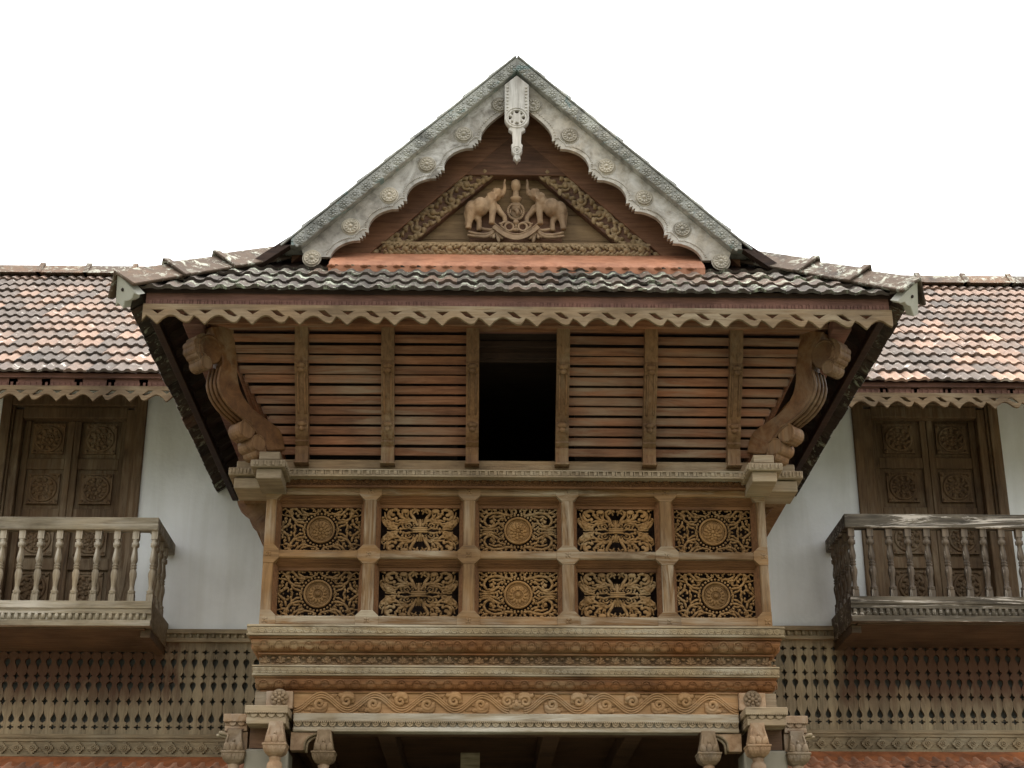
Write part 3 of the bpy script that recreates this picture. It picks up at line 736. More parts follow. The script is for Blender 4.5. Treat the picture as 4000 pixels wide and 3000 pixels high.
# ---- sill beam, dentils, rosette frieze
YS=9.76
b=MB(); b.box(-1.56,1.56,YS,9.95,ZZ(1838,YS),ZL0-.012); part('sill_beam',b,M['valance'],P,.004)
b=MB(); z0,z1=ZZ(1858,9.70),ZZ(1836,9.70); b.box(-1.60,1.60,9.72,9.95,z0,z1)
k=0
for i in range(int(2.96/.058)):
    x=-1.48+i*.058; b.box(x,x+.02,9.708,9.722,z0+.006,z1-.006); b.box(x+.026,x+.034,9.708,9.722,z0+.006,z1-.006)
b.box(-1.6,1.6,9.71,9.722,z0-.006,z0+.004); b.box(-1.6,1.6,9.71,9.722,z1-.004,z1+.004)
part('dentil_band',b,M['block'],P)
b=MB(); za,zb_=ZZ(1907,9.80),ZZ(1862,9.80); b.box(-1.60,1.60,9.80,9.95,za,z0-.006)
b.box(-1.6,1.6,9.785,9.801,za-.004,za+.008)
for i in range(36):
    x=-1.46+i*.0835
    zc=(za+zb_)/2+.004; b.ring((x,zc),9.80,.029,.0045,18,5)
    for q in range(7):
        a=PI*(.05+.9*q/6); b.tube([(x,9.797,zc-.01),(x+.022*math.cos(a),9.797,zc-.01+.026*math.sin(a))],[.003,.0055],5)
    b.ball((x,9.798,zc-.012),(.012,.008,.008),7,4); b.ball((x+.0417,9.8,zc+.02),(.007,.006,.01),6,4); b.ball((x+.0417,9.8,zc-.02),(.01,.006,.007),6,4)
part('shell_frieze',b,M['reveal'],P)
# ---- corner blocks
for sg in (-1,1):
    xs=lambda a,b:sorted((sg*a,sg*b))
    b=MB(); Y0=9.52
    b.box(*xs(1.475,1.63),Y0,9.84,ZZ(1875,Y0),ZZ(1836,Y0)+.0)
    b.box(*xs(1.45,1.665),Y0-.03,9.84,ZZ(1829,Y0-.03),ZZ(1801,Y0-.03))
    b.box(*xs(1.49,1.62),Y0+.01,9.84,ZZ(1800,Y0)+.002,ZZ(1768,Y0))
    z0_,z1_=ZZ(1829,Y0-.03),ZZ(1801,Y0-.03)
    for k in range(4):
        x=1.465+k*.05; b.box(*xs(x,x+.016),Y0-.04,Y0-.028,z0_+.008,z1_-.008); b.box(*xs(x+.022,x+.03),Y0-.04,Y0-.028,z0_+.008,z1_-.008)
    for k in range(6): b.box(*xs(1.44,1.452),Y0-.02+k*.05,Y0+.0+k*.05,z0_+.008,z1_-.008)
    part('front_corner_block',b,M['block'],P,.004)
    b=MB(); Y1=9.72
    b.box(*xs(1.60,1.80),Y1+.02,10.0,ZZ(1910,Y1),ZZ(1868,Y1))
    b.box(*xs(1.58,1.835),Y1-.01,10.05,ZZ(1863,Y1),ZZ(1834,Y1))
    b.box(*xs(1.60,1.79),Y1+.02,10.0,ZZ(1833,Y1)+.002,ZZ(1803,Y1))
    z0_,z1_=ZZ(1863,Y1),ZZ(1834,Y1)
    for k in range(4):
        x=1.65+k*.047; b.box(*xs(x,x+.016),Y1-.02,Y1-.008,z0_+.008,z1_-.008); b.box(*xs(x+.022,x+.03),Y1-.02,Y1-.008,z0_+.008,z1_-.008)
    part('side_corner_block',b,M['block'],P,.004)
    b=MB(); b.box(*xs(1.61,1.78),10.0,13.0,ZZ(1905,Y1),ZZ(1835,Y1)); part('side_beam',b,M['rib'],P,.004)
# ---- big scrolled corner brackets, on the diagonal
def diag(px,py):
    r=.3
    for _ in range(6):
        Y=9.80-.7071*r; x,z=at(px,py,Y); r=(abs(x)-1.50)/.7071
    return r,z
def dprism(m,poly,sg,th,off=0.0):
    n=len(poly)
    def V(r,z,h): return (sg*(1.50+.7071*r-.7071*h), 9.80-.7071*r-.7071*h, z)
    a=[V(r,z,off+th/2) for r,z in poly]; b=[V(r,z,off-th/2) for r,z in poly]
    f=[tuple(range(n)),tuple(range(2*n-1,n-1,-1))]+[(i,i+n,(i+1)%n+n,(i+1)%n) for i in range(n)]
    if sg<0: f=[t[::-1] for t in f]
    m.add(a+b,f)
c8=lambda x,y: diag(600+x/1.951,1200+y/1.951)
inn=spline([c8(*p) for p in ((570,150),(585,300),(600,430),(605,560),(640,680),(720,790),(840,880),(930,960),(965,1100))],5)
outr=spline([c8(*p) for p in ((395,165),(450,300),(488,420),(466,530),(460,600),(488,690),(556,785),(650,868),(728,940),(785,1028),(825,1110))],5)
for sg in (-1,1):
    m=MB(); dprism(m,inn+outr[::-1],sg,.11)
    bo=part('corner_bracket',m,M['bracket'],P,.006)
    m=MB()
    def V(r,z,h): return (sg*(1.50+.7071*r-.7071*h), 9.80-.7071*r-.7071*h, z)
    for h in (.056,.02,-.02,-.056): m.tube3([V(r+.008,z,h) for r,z in outr[12:]],.011,6)
    def volute(x,y,R,th=.135,turn=1.6,a0=0):
        r0,z0=c8(x,y); R=R/1.951/560/.78
        poly=[(r0+R*math.cos(a),z0+R*math.sin(a)) for a in [2*PI*k/18 for k in range(18)]]; dprism(m,poly,sg,th)
        m.tube3([V(r0+R*.98*math.cos(a),z0+R*.98*math.sin(a),th/2) for a in [-PI*.5+i*PI/12 for i in range(16)]],R*.10,5)
        for k in range(5):                            # ribbed rim
            h=-th/2+th*(k+.5)/5; m.tube3([V(r0+R*1.0*math.cos(a),z0+R*1.0*math.sin(a),h) for a in [PI*.45+i*PI/10 for i in range(12)]],R*.15,6)
    volute(392,335,74,.112,1.7,2.2)
    part('volute',m,M['bracket'],bo); m=MB()
    [volute(x_,y_,r_,t_) for x_,y_,r_,t_ in ((345,245,24,.09),(318,262,27,.112),(298,292,28,.122),(300,332,28,.124),(315,368,26,.116),(338,400,26,.116),(358,440,36,.128))]
    part('scroll_leaf',m,M['rib'],bo); m=MB()
    volute(670,945,50,.12,1.4,2.4); volute(745,1055,44,.15,1.3,2.4); volute(770,1120,34,.14,1,2)
    part('scroll_leaf',m,M['rib'],bo)
    # brackets ranged down the side, edge-on lobes
    for y in (10.35,11.15,11.95,12.7):
        m=MB(); z0,z1=4.98,5.74; inx=[];oux=[]
        for k in range(25):
            u=k/24; x=1.60+.02+(.36)*u**1.3+.05*math.sin(2*PI*u); z=z0+(z1-z0)*u
            inx.append((sg*(x-.02),z)); oux.append((sg*(x+.10+.035*abs(math.sin(PI*u*5))),z))
        m.xz(inx+oux[::-1],y,y+.10); part('side_bracket',m,M['bracket'],P)
    m=MB(); big=sg<0; inx=[];oux=[]
    for k in range(21):
        u=k/20; x=1.60+((.22 if big else .10))*u**1.2; z=4.55+(4.86-4.55)*u if big else 4.74+.12*u
        inx.append((sg*(1.59),z)); oux.append((sg*(x+.01+.022*abs(math.sin(PI*u*3))),z))
    m.xz(inx+oux[::-1],10.1,10.2); lb_=part('lower_bracket',m,M['bracket'],P)
# ---- fretted lattice storey
ZT,ZBt=ZZ(1908,YF),ZZ(2444,YF)
f=MB()
pxs=[(1036,1081),(1425,1471),(1811,1857),(2193,2239),(2575,2621),(2952,2998)]
cols=[(XX(a,1950,YF),XX(b,1950,YF)) for a,b in pxs]
cols[0]=(-HW,cols[0][1]); cols[-1]=(cols[-1][0],HW)
rails=[(ZZ(1936,YF),ZT),(ZZ(2183,YF),ZZ(2152,YF)),(ZBt,ZZ(2408,YF))]
for a,b in rails:
    for i in range(5): fr=MB(); fr.box(cols[i][1],cols[i+1][0],YF,YF+.10,a,b); part('lattice_rail',fr,M['frame'],P,.007)
for i,(a,b) in enumerate(cols): fp=MB(); fp.box(a,b,YF-.002,YF+.102,ZBt,ZT); part('lattice_post',fp,M['post'],P,.007)
for i,(a,b) in enumerate(cols):
    cx_=(a+b)/2; hw=(b-a)/2
    for j,(c,e_) in enumerate(rails):
        hz=(e_-c)/2; cz=(c+e_)/2; g_=.035
        x0=hw+g_ if i>0 else 0; x1=hw+g_ if i<5 else 0; zt_=g_ if j>0 else 0; zb_=g_ if j<2 else 0
        L=-(hw+(g_ if i>0 else 0)); Rr=hw+(g_ if i<5 else 0); T=hz+zt_; Bm=-(hz+zb_)
        pts=[(L,hz*.98),(-hw*.98,T),(hw*.98,T),(Rr,hz*.98),(Rr,-hz*.98),(hw*.98,Bm),(-hw*.98,Bm),(L,-hz*.98)]
        jp=MB(); jp.xz([(cx_+x,cz+z) for x,z in pts],YF-.005,YF+.06)
        for q in range(4):
            a_=PI/4+PI/2*q; jp.ball((cx_+.012*math.cos(a_),YF-.005,cz+.012*math.sin(a_)),(.013,.005,.008),7,4,a_)
        jo=part('joint_plate',jp,M['frame'],P,.004)
        nb=MB(); nb.ball((cx_,YF-.005,cz),(.006,.003,.006),8,4); part('nail',nb,M['inner'],jo)
rv=MB(); cells=[]
for i in range(5):
    x0,x1=cols[i][1],cols[i+1][0]
    for j in range(2):
        zt_,zb_=rails[j][0],rails[j+1][1]
        for q in range(5):                            # stepped reveal
            t=.003+.0042*q; y=YF+.022+.012*q
            rv.box(x0,x1,y,y+.013,zt_-t*1.7-.003,zt_)
            rv.box(x0,x0+t,y,y+.013,zb_,zt_-t*1.7-.004); rv.box(x1-t,x1,y,y+.013,zb_,zt_-t*1.7-.004)
        t=.026; y=YF+.085
        rv.box(x0,x1,y,y+.03,zt_-.06,zt_); rv.box(x0,x1,y,y+.03,zb_,zb_+.012); rv.box(x0,x0+t,y,y+.03,zb_+.012,zt_-.06); rv.box(x1-t,x1,y,y+.03,zb_+.012,zt_-.06)
        cells.append((i,j,x0+t,x1-t,zb_+.012,zt_-.06))
part('panel_reveal',rv,M['reveal'],P,.0015)
YP=YF+.10
def quarter(kind):
    st,bl=[],[]
    if kind=='A':
        st=[([(6,188),(40,150),(95,140),(140,150),(175,172),(160,190),(138,182)],8),([(95,140),(150,128),(190,150),(215,178),(250,186),(280,160),(268,132),(246,140),(252,155)],10),
            ([(130,60),(180,66),(225,82),(258,118),(262,165),(250,185)],10),([(225,82),(190,92),(160,88),(150,105),(165,115)],8),([(258,118),(300,124),(345,132)],8),
            ([(262,150),(300,168),(318,190)],8),([(300,124),(315,95),(305,70),(330,60),(338,78)],8),([(140,25),(185,36),(222,60),(232,90)],8),
            ([(222,60),(232,30),(222,6),(236,0)],9),([(345,0),(318,22),(290,42),(276,66),(270,100)],11),([(290,42),(262,48),(252,30),(266,20)],8),
            ([(345,24),(330,44),(338,58)],7),([(130,105),(150,140),(165,150)],7),([(60,178),(90,190)],7),([(286,160),(310,150),(320,135)],6),([(190,150),(200,120),(186,108)],7),([(318,190),(345,168)],7)]
        bl=[(205,120,15),(222,140,13),(150,108,10),(138,180,10),(246,140,10),(330,68,11),(256,20,10),(30,172,12),(70,165,10),(150,62,9),(142,30,9),(300,95,10),(322,182,9),(138,0,13),(155,6,9),(296,0,10),(120,180,8),(175,40,6)]
    elif kind=='B':
        st=[([(8,30),(25,50),(52,101),(84,155),(66,184),(34,188),(8,168)],13),([(66,150),(48,162),(32,168),(18,142)],9),([(10,20),(9,60),(22,96)],8),
            ([(32,70),(70,90),(101,101),(120,118),(136,148)],10),([(101,101),(112,128),(106,150),(120,158)],8),([(118,96),(164,118),(186,142),(206,148)],14),([(164,118),(158,140),(172,150)],10),
            ([(183,172),(227,184),(268,166),(284,128),(256,98),(226,104)],16),([(315,160),(304,116),(278,84),(250,78)],8),
            ([(30,52),(70,84),(110,92),(164,74),(200,44),(236,28),(282,30),(322,66),(334,106),(312,120)],11),([(76,86),(151,66),(202,58),(262,78)],9),([(120,92),(180,88),(220,80)],9),
            ([(236,34),(270,48),(302,84)],20),([(220,48),(246,62),(276,72)],17),([(300,60),(316,84),(322,100)],15),
            ([(63,8),(100,20),(145,17),(178,10)],9),([(70,40),(92,62),(122,54),(122,32),(98,26),(84,40)],8),([(140,30),(158,50),(128,64)],8),([(186,6),(230,12),(290,14)],9),([(60,30),(48,42),(62,52)],7)]
        bl=[(134,170,(42,23)),(300,184,15),(214,104,19),(172,14,16),(208,22,14),(98,42,7),(242,136,(24,18)),(262,148,(20,22)),(240,40,(26,15)),(196,160,12),(160,150,10),(70,122,9),(228,178,14),(58,60,9),(320,190,9),(44,178,11),(150,30,8)]
    else:
        st=[([(14,172),(34,190),(60,178),(52,150),(80,138),(130,148),(190,160),(250,150),(290,120),(300,80),(275,48),(235,45),(215,70),(230,92),(252,85)],11),([(130,140),(170,125),(215,128),(258,112)],9),
            ([(128,20),(140,60),(180,66),(225,38),(280,25),(325,38),(340,60)],10),([(190,26),(240,12),(290,10),(340,14)],9),([(190,160),(215,185),(250,188)],9),([(250,150),(300,165),(330,190)],9),([(290,120),(325,130),(345,160)],9),
            ([(300,80),(330,85),(345,105)],9),([(110,110),(150,108),(175,92),(190,95)],9),([(90,138),(110,165),(100,188)],9),([(150,155),(150,180),(170,188)],9),([(150,10),(175,30),(200,20),(215,4)],8),([(275,160),(285,185)],8)]
        bl=[(238,78,17),(206,95,13),(218,108,12),(30,150,13),(160,50,8),(185,10,10),(120,185,11),(200,182,12),(262,185,11),(322,148,11),(335,100,10),(335,40,11),(330,0,12),(150,128,10),(120,120,10),(175,80,10),(305,150,9),(340,185,10),(75,186,11),(235,172,8)]
    return st,bl
PM={}
for (i,j,x0,x1,z0,z1) in cells:
    kind='ABCBA'[i]; m=MB(); cx_,cz=(x0+x1)/2,(z0+z1)/2; hx,hz=(x1-x0)/2,(z1-z0)/2
    kx_,kz=hx/346,hz/193; st_,bl=quarter(kind)
    for sx in (-1,1):
        for sz in (-1,1):
            if kind=='B' and sz<0: pass
            jit=random.Random(i*10+j+sx+3*sz)
            for pts,r in st_:
                c=spline(pts,4); n=len(c)
                ps=[(cx_+sx*min(a,348)*kx_,YP+jit.uniform(-.003,.003)+.006*math.sin(k*1.3),cz+sz*min(b,194)*kz) for k,(a,b) in enumerate(c)]
                m.tube(ps,[r*kx_*(.92 if kind=='B' else 1.06)*(.62+.55*math.sin(PI*min(1,.15+.8*k/(n-1)))) for k in range(n)],6,.8 if kind=='B' else 1.1)
            for bx,bz,r in bl:
                rx,rz_=(r if hasattr(r,'__len__') else (r,r)); m.ball((cx_+sx*bx*kx_,YP-(.002 if kind=='B' else .006),cz+sz*bz*kz),(rx*kx_*.9,min(rx,rz_)*kx_*(.55 if kind=='B' else .9),rz_*kz*.9),8,5)
    if kind!='B':
        for q in range(30):
            a=2*PI*(q+.5)/30; m.ball((cx_+.107*math.cos(a),YP-.002,cz+.107*math.sin(a)),(.0085,.009,.0085),6,4)
            a2=2*PI*q/30; rr_=.126+.006*(q%2)
            if abs(rr_*math.sin(a2))<hz-.01: m.ball((cx_+rr_*math.cos(a2),YP,cz+rr_*math.sin(a2)),(.0075,.008,.0075),6,4)
    if kind=='B':
        m.box(cx_-62*kx_,cx_+62*kx_,YP-.024,YP+.01,cz-6*kz,cz+6*kz)
        for q in (-15,15): m.tube([(cx_-66*kx_,YP-.016,cz+q*kz*1.15),(cx_,YP-.02,cz+q*kz),(cx_+66*kx_,YP-.016,cz+q*kz*1.15)],.007,6)
        m.tube([(cx_,YP-.006,cz-95*kz),(cx_,YP-.006,cz+95*kz)],.008,6)
    po=part('fretwork_panel',m,M['panel'],P)
    if kind!='B':
        m=MB(); R=.088; v=(i*2+j)%4
        m.disc((cx_,cz),R,YP+.004,YP+.014,32); m.ring((cx_,cz),YP-.012,R*.96,.0075,36,6); m.ring((cx_,cz),YP+.002,R*.80,.0045,32,5)
        rosette(m,(cx_,cz),YP+.002,R*.80,[11,14,9,12][v],[.22,.26,.18,.34][v],False,[2,1,2,1][v])
        m.ring((cx_,cz),YP-.006,R*.40,.005,24,6)
        part('rosette',m,M['flower'],po)
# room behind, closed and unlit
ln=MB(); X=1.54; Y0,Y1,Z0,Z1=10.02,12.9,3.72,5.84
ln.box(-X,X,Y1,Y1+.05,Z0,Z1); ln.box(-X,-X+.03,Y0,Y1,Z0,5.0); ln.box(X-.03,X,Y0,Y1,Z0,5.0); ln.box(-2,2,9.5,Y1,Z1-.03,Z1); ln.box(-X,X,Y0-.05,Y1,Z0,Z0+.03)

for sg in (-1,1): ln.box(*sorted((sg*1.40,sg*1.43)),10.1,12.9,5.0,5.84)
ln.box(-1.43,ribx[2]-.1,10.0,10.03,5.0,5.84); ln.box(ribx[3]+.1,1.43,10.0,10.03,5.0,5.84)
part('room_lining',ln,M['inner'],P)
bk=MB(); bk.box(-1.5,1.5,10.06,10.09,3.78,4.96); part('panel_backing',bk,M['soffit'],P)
sw=MB()
for sg in (-1,1): sw.box(*sorted((sg*1.598,sg*1.55)),YF+.103,13.0,3.3,ZL0-.02)
part('side_wall',sw,M['post'],P)
# ---- moulding stack below the lattice
zM=lambda py: ZZ(py,9.78)
def stack(name,rows,mat,hw=HW):
    m=MB(); m.usweep([(o_,zM(py)) for py,o_ in rows],hw,YF,12.99); return part(name,m,mat,P)
stack('upper_cornice_strip',[(2441,-.04),(2444,.062),(2452,.066),(2454,.058),(2478,.056),(2482,.066),(2486,.064),(2487,-.02)],M['pale'])
stack('upper_ovolo',[(2486,-.02),(2487,.045),(2494,.047),(2495,.028),(2502,.036),(2512,.036),(2524,.026),(2535,.008),(2545,-.02),(2546,-.004),(2552,-.004),(2553,-.03)],M['ovolo'])
stack('cove_band',[(2552,-.04),(2553,-.022),(2560,-.035),(2575,-.036),(2590,-.018),(2597,0.0),(2598,-.04)],M['cove'])
stack('lower_cornice_strip',[(2595,-.03),(2597,.022),(2603,.026),(2605,.018),(2630,.016),(2634,.024),(2637,.022),(2638,-.03)],M['pale'])
stack('lower_ovolo',[(2637,-.03),(2638,.006),(2644,.008),(2645,-.004),(2655,.004),(2668,.0),(2680,-.016),(2688,-.04),(2690,-.03),(2697,-.03),(2698,-.07)],M['ovolo'])
def scallops(py0,py1,o_,mat,par_name,hw,step=.0455):
    m=MB(); z1,z0=zM(py0),zM(py1); y=YF-o_; h=z1-z0
    n=int(2*(hw+o_)/step)
    for k in range(n):
        x=-(hw+o_)+step*(k+.5)+(2*(hw+o_)-n*step)/2; r=step*.5
        for q,rr in enumerate((r,r*.62,r*.3)):
            m.xz([(x+rr*math.cos(a),z1-.002+h*(rr/r)*.92*math.sin(a)) for a in [-PI*i/9 for i in range(10)]],y-.006-.004*q,y)
        m.ball((x+step/2,y-.004,z0+h*.22),(.004,.006,.009),6,4)
    for sg in (-1,1):
        for k in range(40):
            yy=y+step*(k+.5)
            m.yz([(yy+r*math.cos(a),z1-.002+h*.92*math.sin(a)) for a in [-PI*i/9 for i in range(10)]],*sorted((sg*(hw+o_),sg*(hw+o_+.007))))
    return part('scallop_carving',m,mat,bpy.data.objects[par_name])
scallops(2455,2478,.057,M['pale'],'upper_cornice_strip',HW); scallops(2606,2630,.017,M['pale'],'lower_cornice_strip',HW,.042)
def tongues(py0,py1,o_,step,par_name,hw):
    m=MB(); z1,z0=zM(py0),zM(py1); zc=(z0+z1)/2; h=(z1-z0)/2; n=int(2*(hw+o_)/step)
    for k in range(n):
        x=-(hw+o_)+step*(k+.5)+(2*(hw+o_)-n*step)/2
        m.ball((x,YF-o_+.024,zc+.002),(step*.44,.029,h*1.0),10,7)
        m.tube([(x-step*.3,YF-o_-.004,zc-h*.1),(x-step*.22,YF-o_-.012,zc+h*.55),(x,YF-o_-.012,zc+h*.75),(x+step*.22,YF-o_-.012,zc+h*.55),(x+step*.3,YF-o_-.004,zc-h*.1)],.0035,5)
        for dx in (-.06,.06): m.tube([(x+step*(.5+dx),YF-o_+.002,zc+h*.8),(x+step*(.5+dx*1.4),YF-o_+.012,zc-h*.7)],.004,5)
        m.tube([(x-.012,YF-o_-.010,zc+.004),(x,YF-o_-.012,zc+.012),(x+.012,YF-o_-.010,zc+.004)],.0035,5)
    for sg in (-1,1):
        for k in range(28):
            m.ball((sg*(hw+o_-.022),YF-o_+step*(k+.5),zc),(.03,step*.4,h),8,6)
    return part('tongue_carving',m,M['ovolo'],bpy.data.objects[par_name])
tongues(2497,2543,.034,.0915,'upper_ovolo',HW); tongues(2648,2688,.0,.094,'lower_ovolo',HW)
m=MB(); rr=random.Random(4); zc0,zc1=zM(2590),zM(2557)
for k in range(34):                                    # foliage in the cove
    x=-1.55+k*.094
    for q in range(7):
        a=PI*(.05+.9*q/6); m.tube([(x,YF+.028,zc0+.012),(x+.03*math.cos(a)+rr.uniform(-.004,.004),YF+.022,zc0+.014+.045*math.sin(a)*(.7+.3*rr.random()))],[.004,.0075],5)
    m.ball((x,YF+.022,zc0+.014),(.012,.01,.01),7,4); m.ball((x+.047,YF+.024,zc1-.012),(.014,.01,.009),7,4); m.ball((x+.047,YF+.02,zc0+.002),(.013,.012,.008),7,4)
part('cove_carving',m,M['cove'],bpy.data.objects['cove_band'])
# ---- frieze with running scrolls
YZ=9.86; zf1,zf0_=ZZ(2710,YZ),ZZ(2786,YZ)
fx=XX(2884,2750,YZ)
b=MB(); b.box(-fx,fx,YZ,YZ+.08,zf0_-.01,zf1); b.box(-fx,fx,YZ-.012,YZ+.06,zf1,zM(2698)+.002); b.box(-fx,fx,YZ-.006,YZ+.02,zf0_-.01,zf0_+.004)
fz=part('scroll_frieze',b,M['frieze'],P,.003)
m=MB(); zc=(zf0_+zf1)/2; H=(zf1-zf0_)/2; n=8; pr=(fx-.05)/n
for sg in (-1,1):
    wv=[(.045+i*pr*n/96, -1*math.cos(PI*(i*n/96))*H*.78) for i in range(97)]
    for dt in (-.015,0,.015): m.tube([(sg*a,YZ-.003,zc+b_+dt) for a,b_ in wv],.0075,6,1.5)
    for k in range(n):
        up=1 if k%2==0 else -1                       # scroll fills the hollow above (or below) the wave
        cx_=.045+pr*k+(0 if k==0 else 0); cx_=.045+pr*(k+.0)
        sx=cx_+pr*.05; sz=up*H*.30
        sp=spiral(sx,sz-up*H*.12,H*.62,up*PI*.95,1.5,12,-up)
        m.tube([(sg*a,YZ-.005,zc+b_) for a,b_ in sp],[.0175*(1-.45*i/len(sp)) for i in range(len(sp))],6,1.1)
        tl=spline([(sx-H*.62,sz-up*.02),(sx-H*.5,sz+up*H*.42),(sx,sz+up*H*.55),(sx+H*.5,sz+up*H*.42),(sx+H*.85,sz+up*H*.6)],4)
        m.tube([(sg*a,YZ-.004,zc+max(-H*.93,min(H*.93,b_))) for a,b_ in tl],[.012+.010*math.sin(PI*i/(len(tl)-1)) for i in range(len(tl))],6,.8)
        for q in range(7):
            a=(-.2+.18*q)*PI*.5; 
            m.tube([(sg*(sx+H*.25),YZ-.002,zc+sz-up*H*.15),(sg*(sx+H*.25+H*.75*math.cos(a)),YZ-.002,zc+sz-up*H*.15-up*H*.45*math.sin(a)*.9)],[.003,.0062],5)
        for q in range(4):
            bx=cx_+pr*(.42+.05*q); m.tube([(sg*bx,YZ-.001,zc+up*H*.9),(sg*(bx+.012),YZ-.001,zc+up*H*.45)],[.006,.003],5)
m.ball((0,YZ-.004,zc-.01),(.034,.02,.034),10,6); m.ball((-.018,YZ-.02,zc+.008),.009); m.ball((.018,YZ-.02,zc+.008),.009); m.ball((0,YZ-.024,zc-.012),(.01,.01,.013))
for sg in (-1,1):
    m.tube([(sg*.01,YZ-.006,zc+.02),(sg*.03,YZ-.006,zc+.045),(sg*.022,YZ-.006,zc+.062)],[.008,.009,.003],6); m.ball((sg*.034,YZ-.004,zc-.02),(.02,.012,.014))
part('scroll_carving',m,M['frieze'],fz)
# ---- lintel
YT=9.79; lx=XX(2886,2800,YT)
b=MB(); zq=lambda py: ZZ(py,YT)
b.box(-lx,lx,YT,YT+.10,zq(2822),zq(2788)); b.box(-lx,lx,YT+.022,YT+.10,zq(2840),zq(2822)); b.box(-lx,lx,YT+.008,YT+.10,zq(2859),zq(2840))
lt=part('lintel',b,M['beam'],P,.004)
m=MB(); n=int(2*lx/.052)
for k in range(n):
    x=-lx+.03+k*.052; z=zq(2823)
    m.xz([(x+.022*math.cos(a),z+.026*math.sin(a)) for a in [-PI*i/8 for i in range(9)]],YT+.006,YT+.024); m.ball((x,YT+.006,z-.008),(.01,.006,.008),7,4)
for k in range(int(2*lx/.0125)): x=-lx+.006+k*.0125; m.box(x,x+.006,YT-.003,YT+.004,zq(2822)-.004,zq(2822)+.008)
part('lintel_carving',m,M['block'],lt)
b=MB(); b.box(-lx,lx,YT+.10,YT+.22,zq(2858)+.004,zq(2800)); part('inner_lintel',b,M['ceil'],P,.004)
# porch ceiling, beams, back wall
zc=ZZ(2862,YT)+.06
b=MB(); b.box(-1.55,1.55,YT+.22,13.0,zc+.12,zc+.16); part('porch_ceiling',b,M['ceil'],P)
for px in (1505,2155,1180,2480):
    x=XX(px,2930,10.2); b=MB(); b.box(x-.055,x+.055,YT+.24,12.9,zc-.01,zc+.118); part('ceiling_beam',b,M['ceil'],P,.004)
b=MB(); x=XX(1837,2930,10.9); b.box(x-.065,x+.065,10.9,11.03,0,zc+.0)
for k in range(9): b.box(x-.07,x+.07,10.893,11.035,zc-.22-k*.05,zc-.20-k*.05)
part('inner_post',b,M['balg'],P,.004)
b=MB(); b.box(-1.55,1.55,12.9,12.96,0,zc+.1); b.box(-1.55,-1.52,10.2,12.9,0,zc+.1); b.box(1.52,1.55,10.2,12.9,0,zc+.1)
for k in range(4): b.box(-1.5,1.5,12.86,12.9,2.4+k*.25,2.5+k*.25)
part('porch_back_wall',b,M['ceil'],P)
# ---- corner piers, capitals, colonettes
def capital(m,x,y,zb,sc=1.0):
    def sq(w,z): return [(x-w,y-w,z),(x+w,y-w,z),(x+w,y+w,z),(x-w,y+w,z)]
    def fr_(rows):
        vs=[];fs=[]
        for w,z in rows: vs+=sq(w*sc,zb+z*sc)
        for i in range(len(rows)-1):
            for k in range(4): fs.append((i*4+k,i*4+(k+1)%4,i*4+4+(k+1)%4,i*4+4+k))
        fs.append((3,2,1,0)); q=len(rows)*4; fs.append((q-4,q-3,q-2,q-1)); m.add(vs,fs)
    fr_([(.030,-.068),(.042,-.062),(.056,-.05),(.064,-.032),(.066,-.016),(.066,-.012),(.071,-.010),(.071,.0),(.060,.002),(.056,.02),(.050,.05),(.043,.09),(.040,.128)])
    for sx in (-1,0,1):
        m.ball((x+sx*.036*sc,y-.056*sc,zb+.022*sc),(.020*sc,.014*sc,.030*sc),8,5,-sx*.3)
    m.ball((x,y-.05*sc,zb+.06*sc),(.010*sc,.012*sc,.012*sc),6,4)
    for sx in (-1,1): m.tube([(x+sx*.05*sc,y-.058*sc,zb+.006),(x+sx*.044*sc,y-.05*sc,zb+.05*sc),(x+sx*.034*sc,y-.044*sc,zb+.1*sc)],[.010*sc,.009*sc,.006*sc],6)
    for k in range(6): m.tube([(x+(-.055+.022*k)*sc,y-.067*sc,zb-.016*sc),(x+(-.046+.0184*k)*sc,y-.056*sc,zb-.05*sc)],[.006*sc,.004*sc],5)
def colonette(m,x,y,zb,sc=1.0):
    zb=zb+.036*sc
    m.lathe([(.05*sc,0),(.05*sc,.5),(.036*sc,.55),(.034*sc,zb-.55),(.028*sc,zb-.42),(.03*sc,zb-.36),(.042*sc,zb-.27),(.048*sc,zb-.20),(.044*sc,zb-.15),(.03*sc,zb-.128),(.034*sc,zb-.122),(.034*sc,zb-.112),(.028*sc,zb-.108),(.04*sc,zb-.104)],(x,y),16)
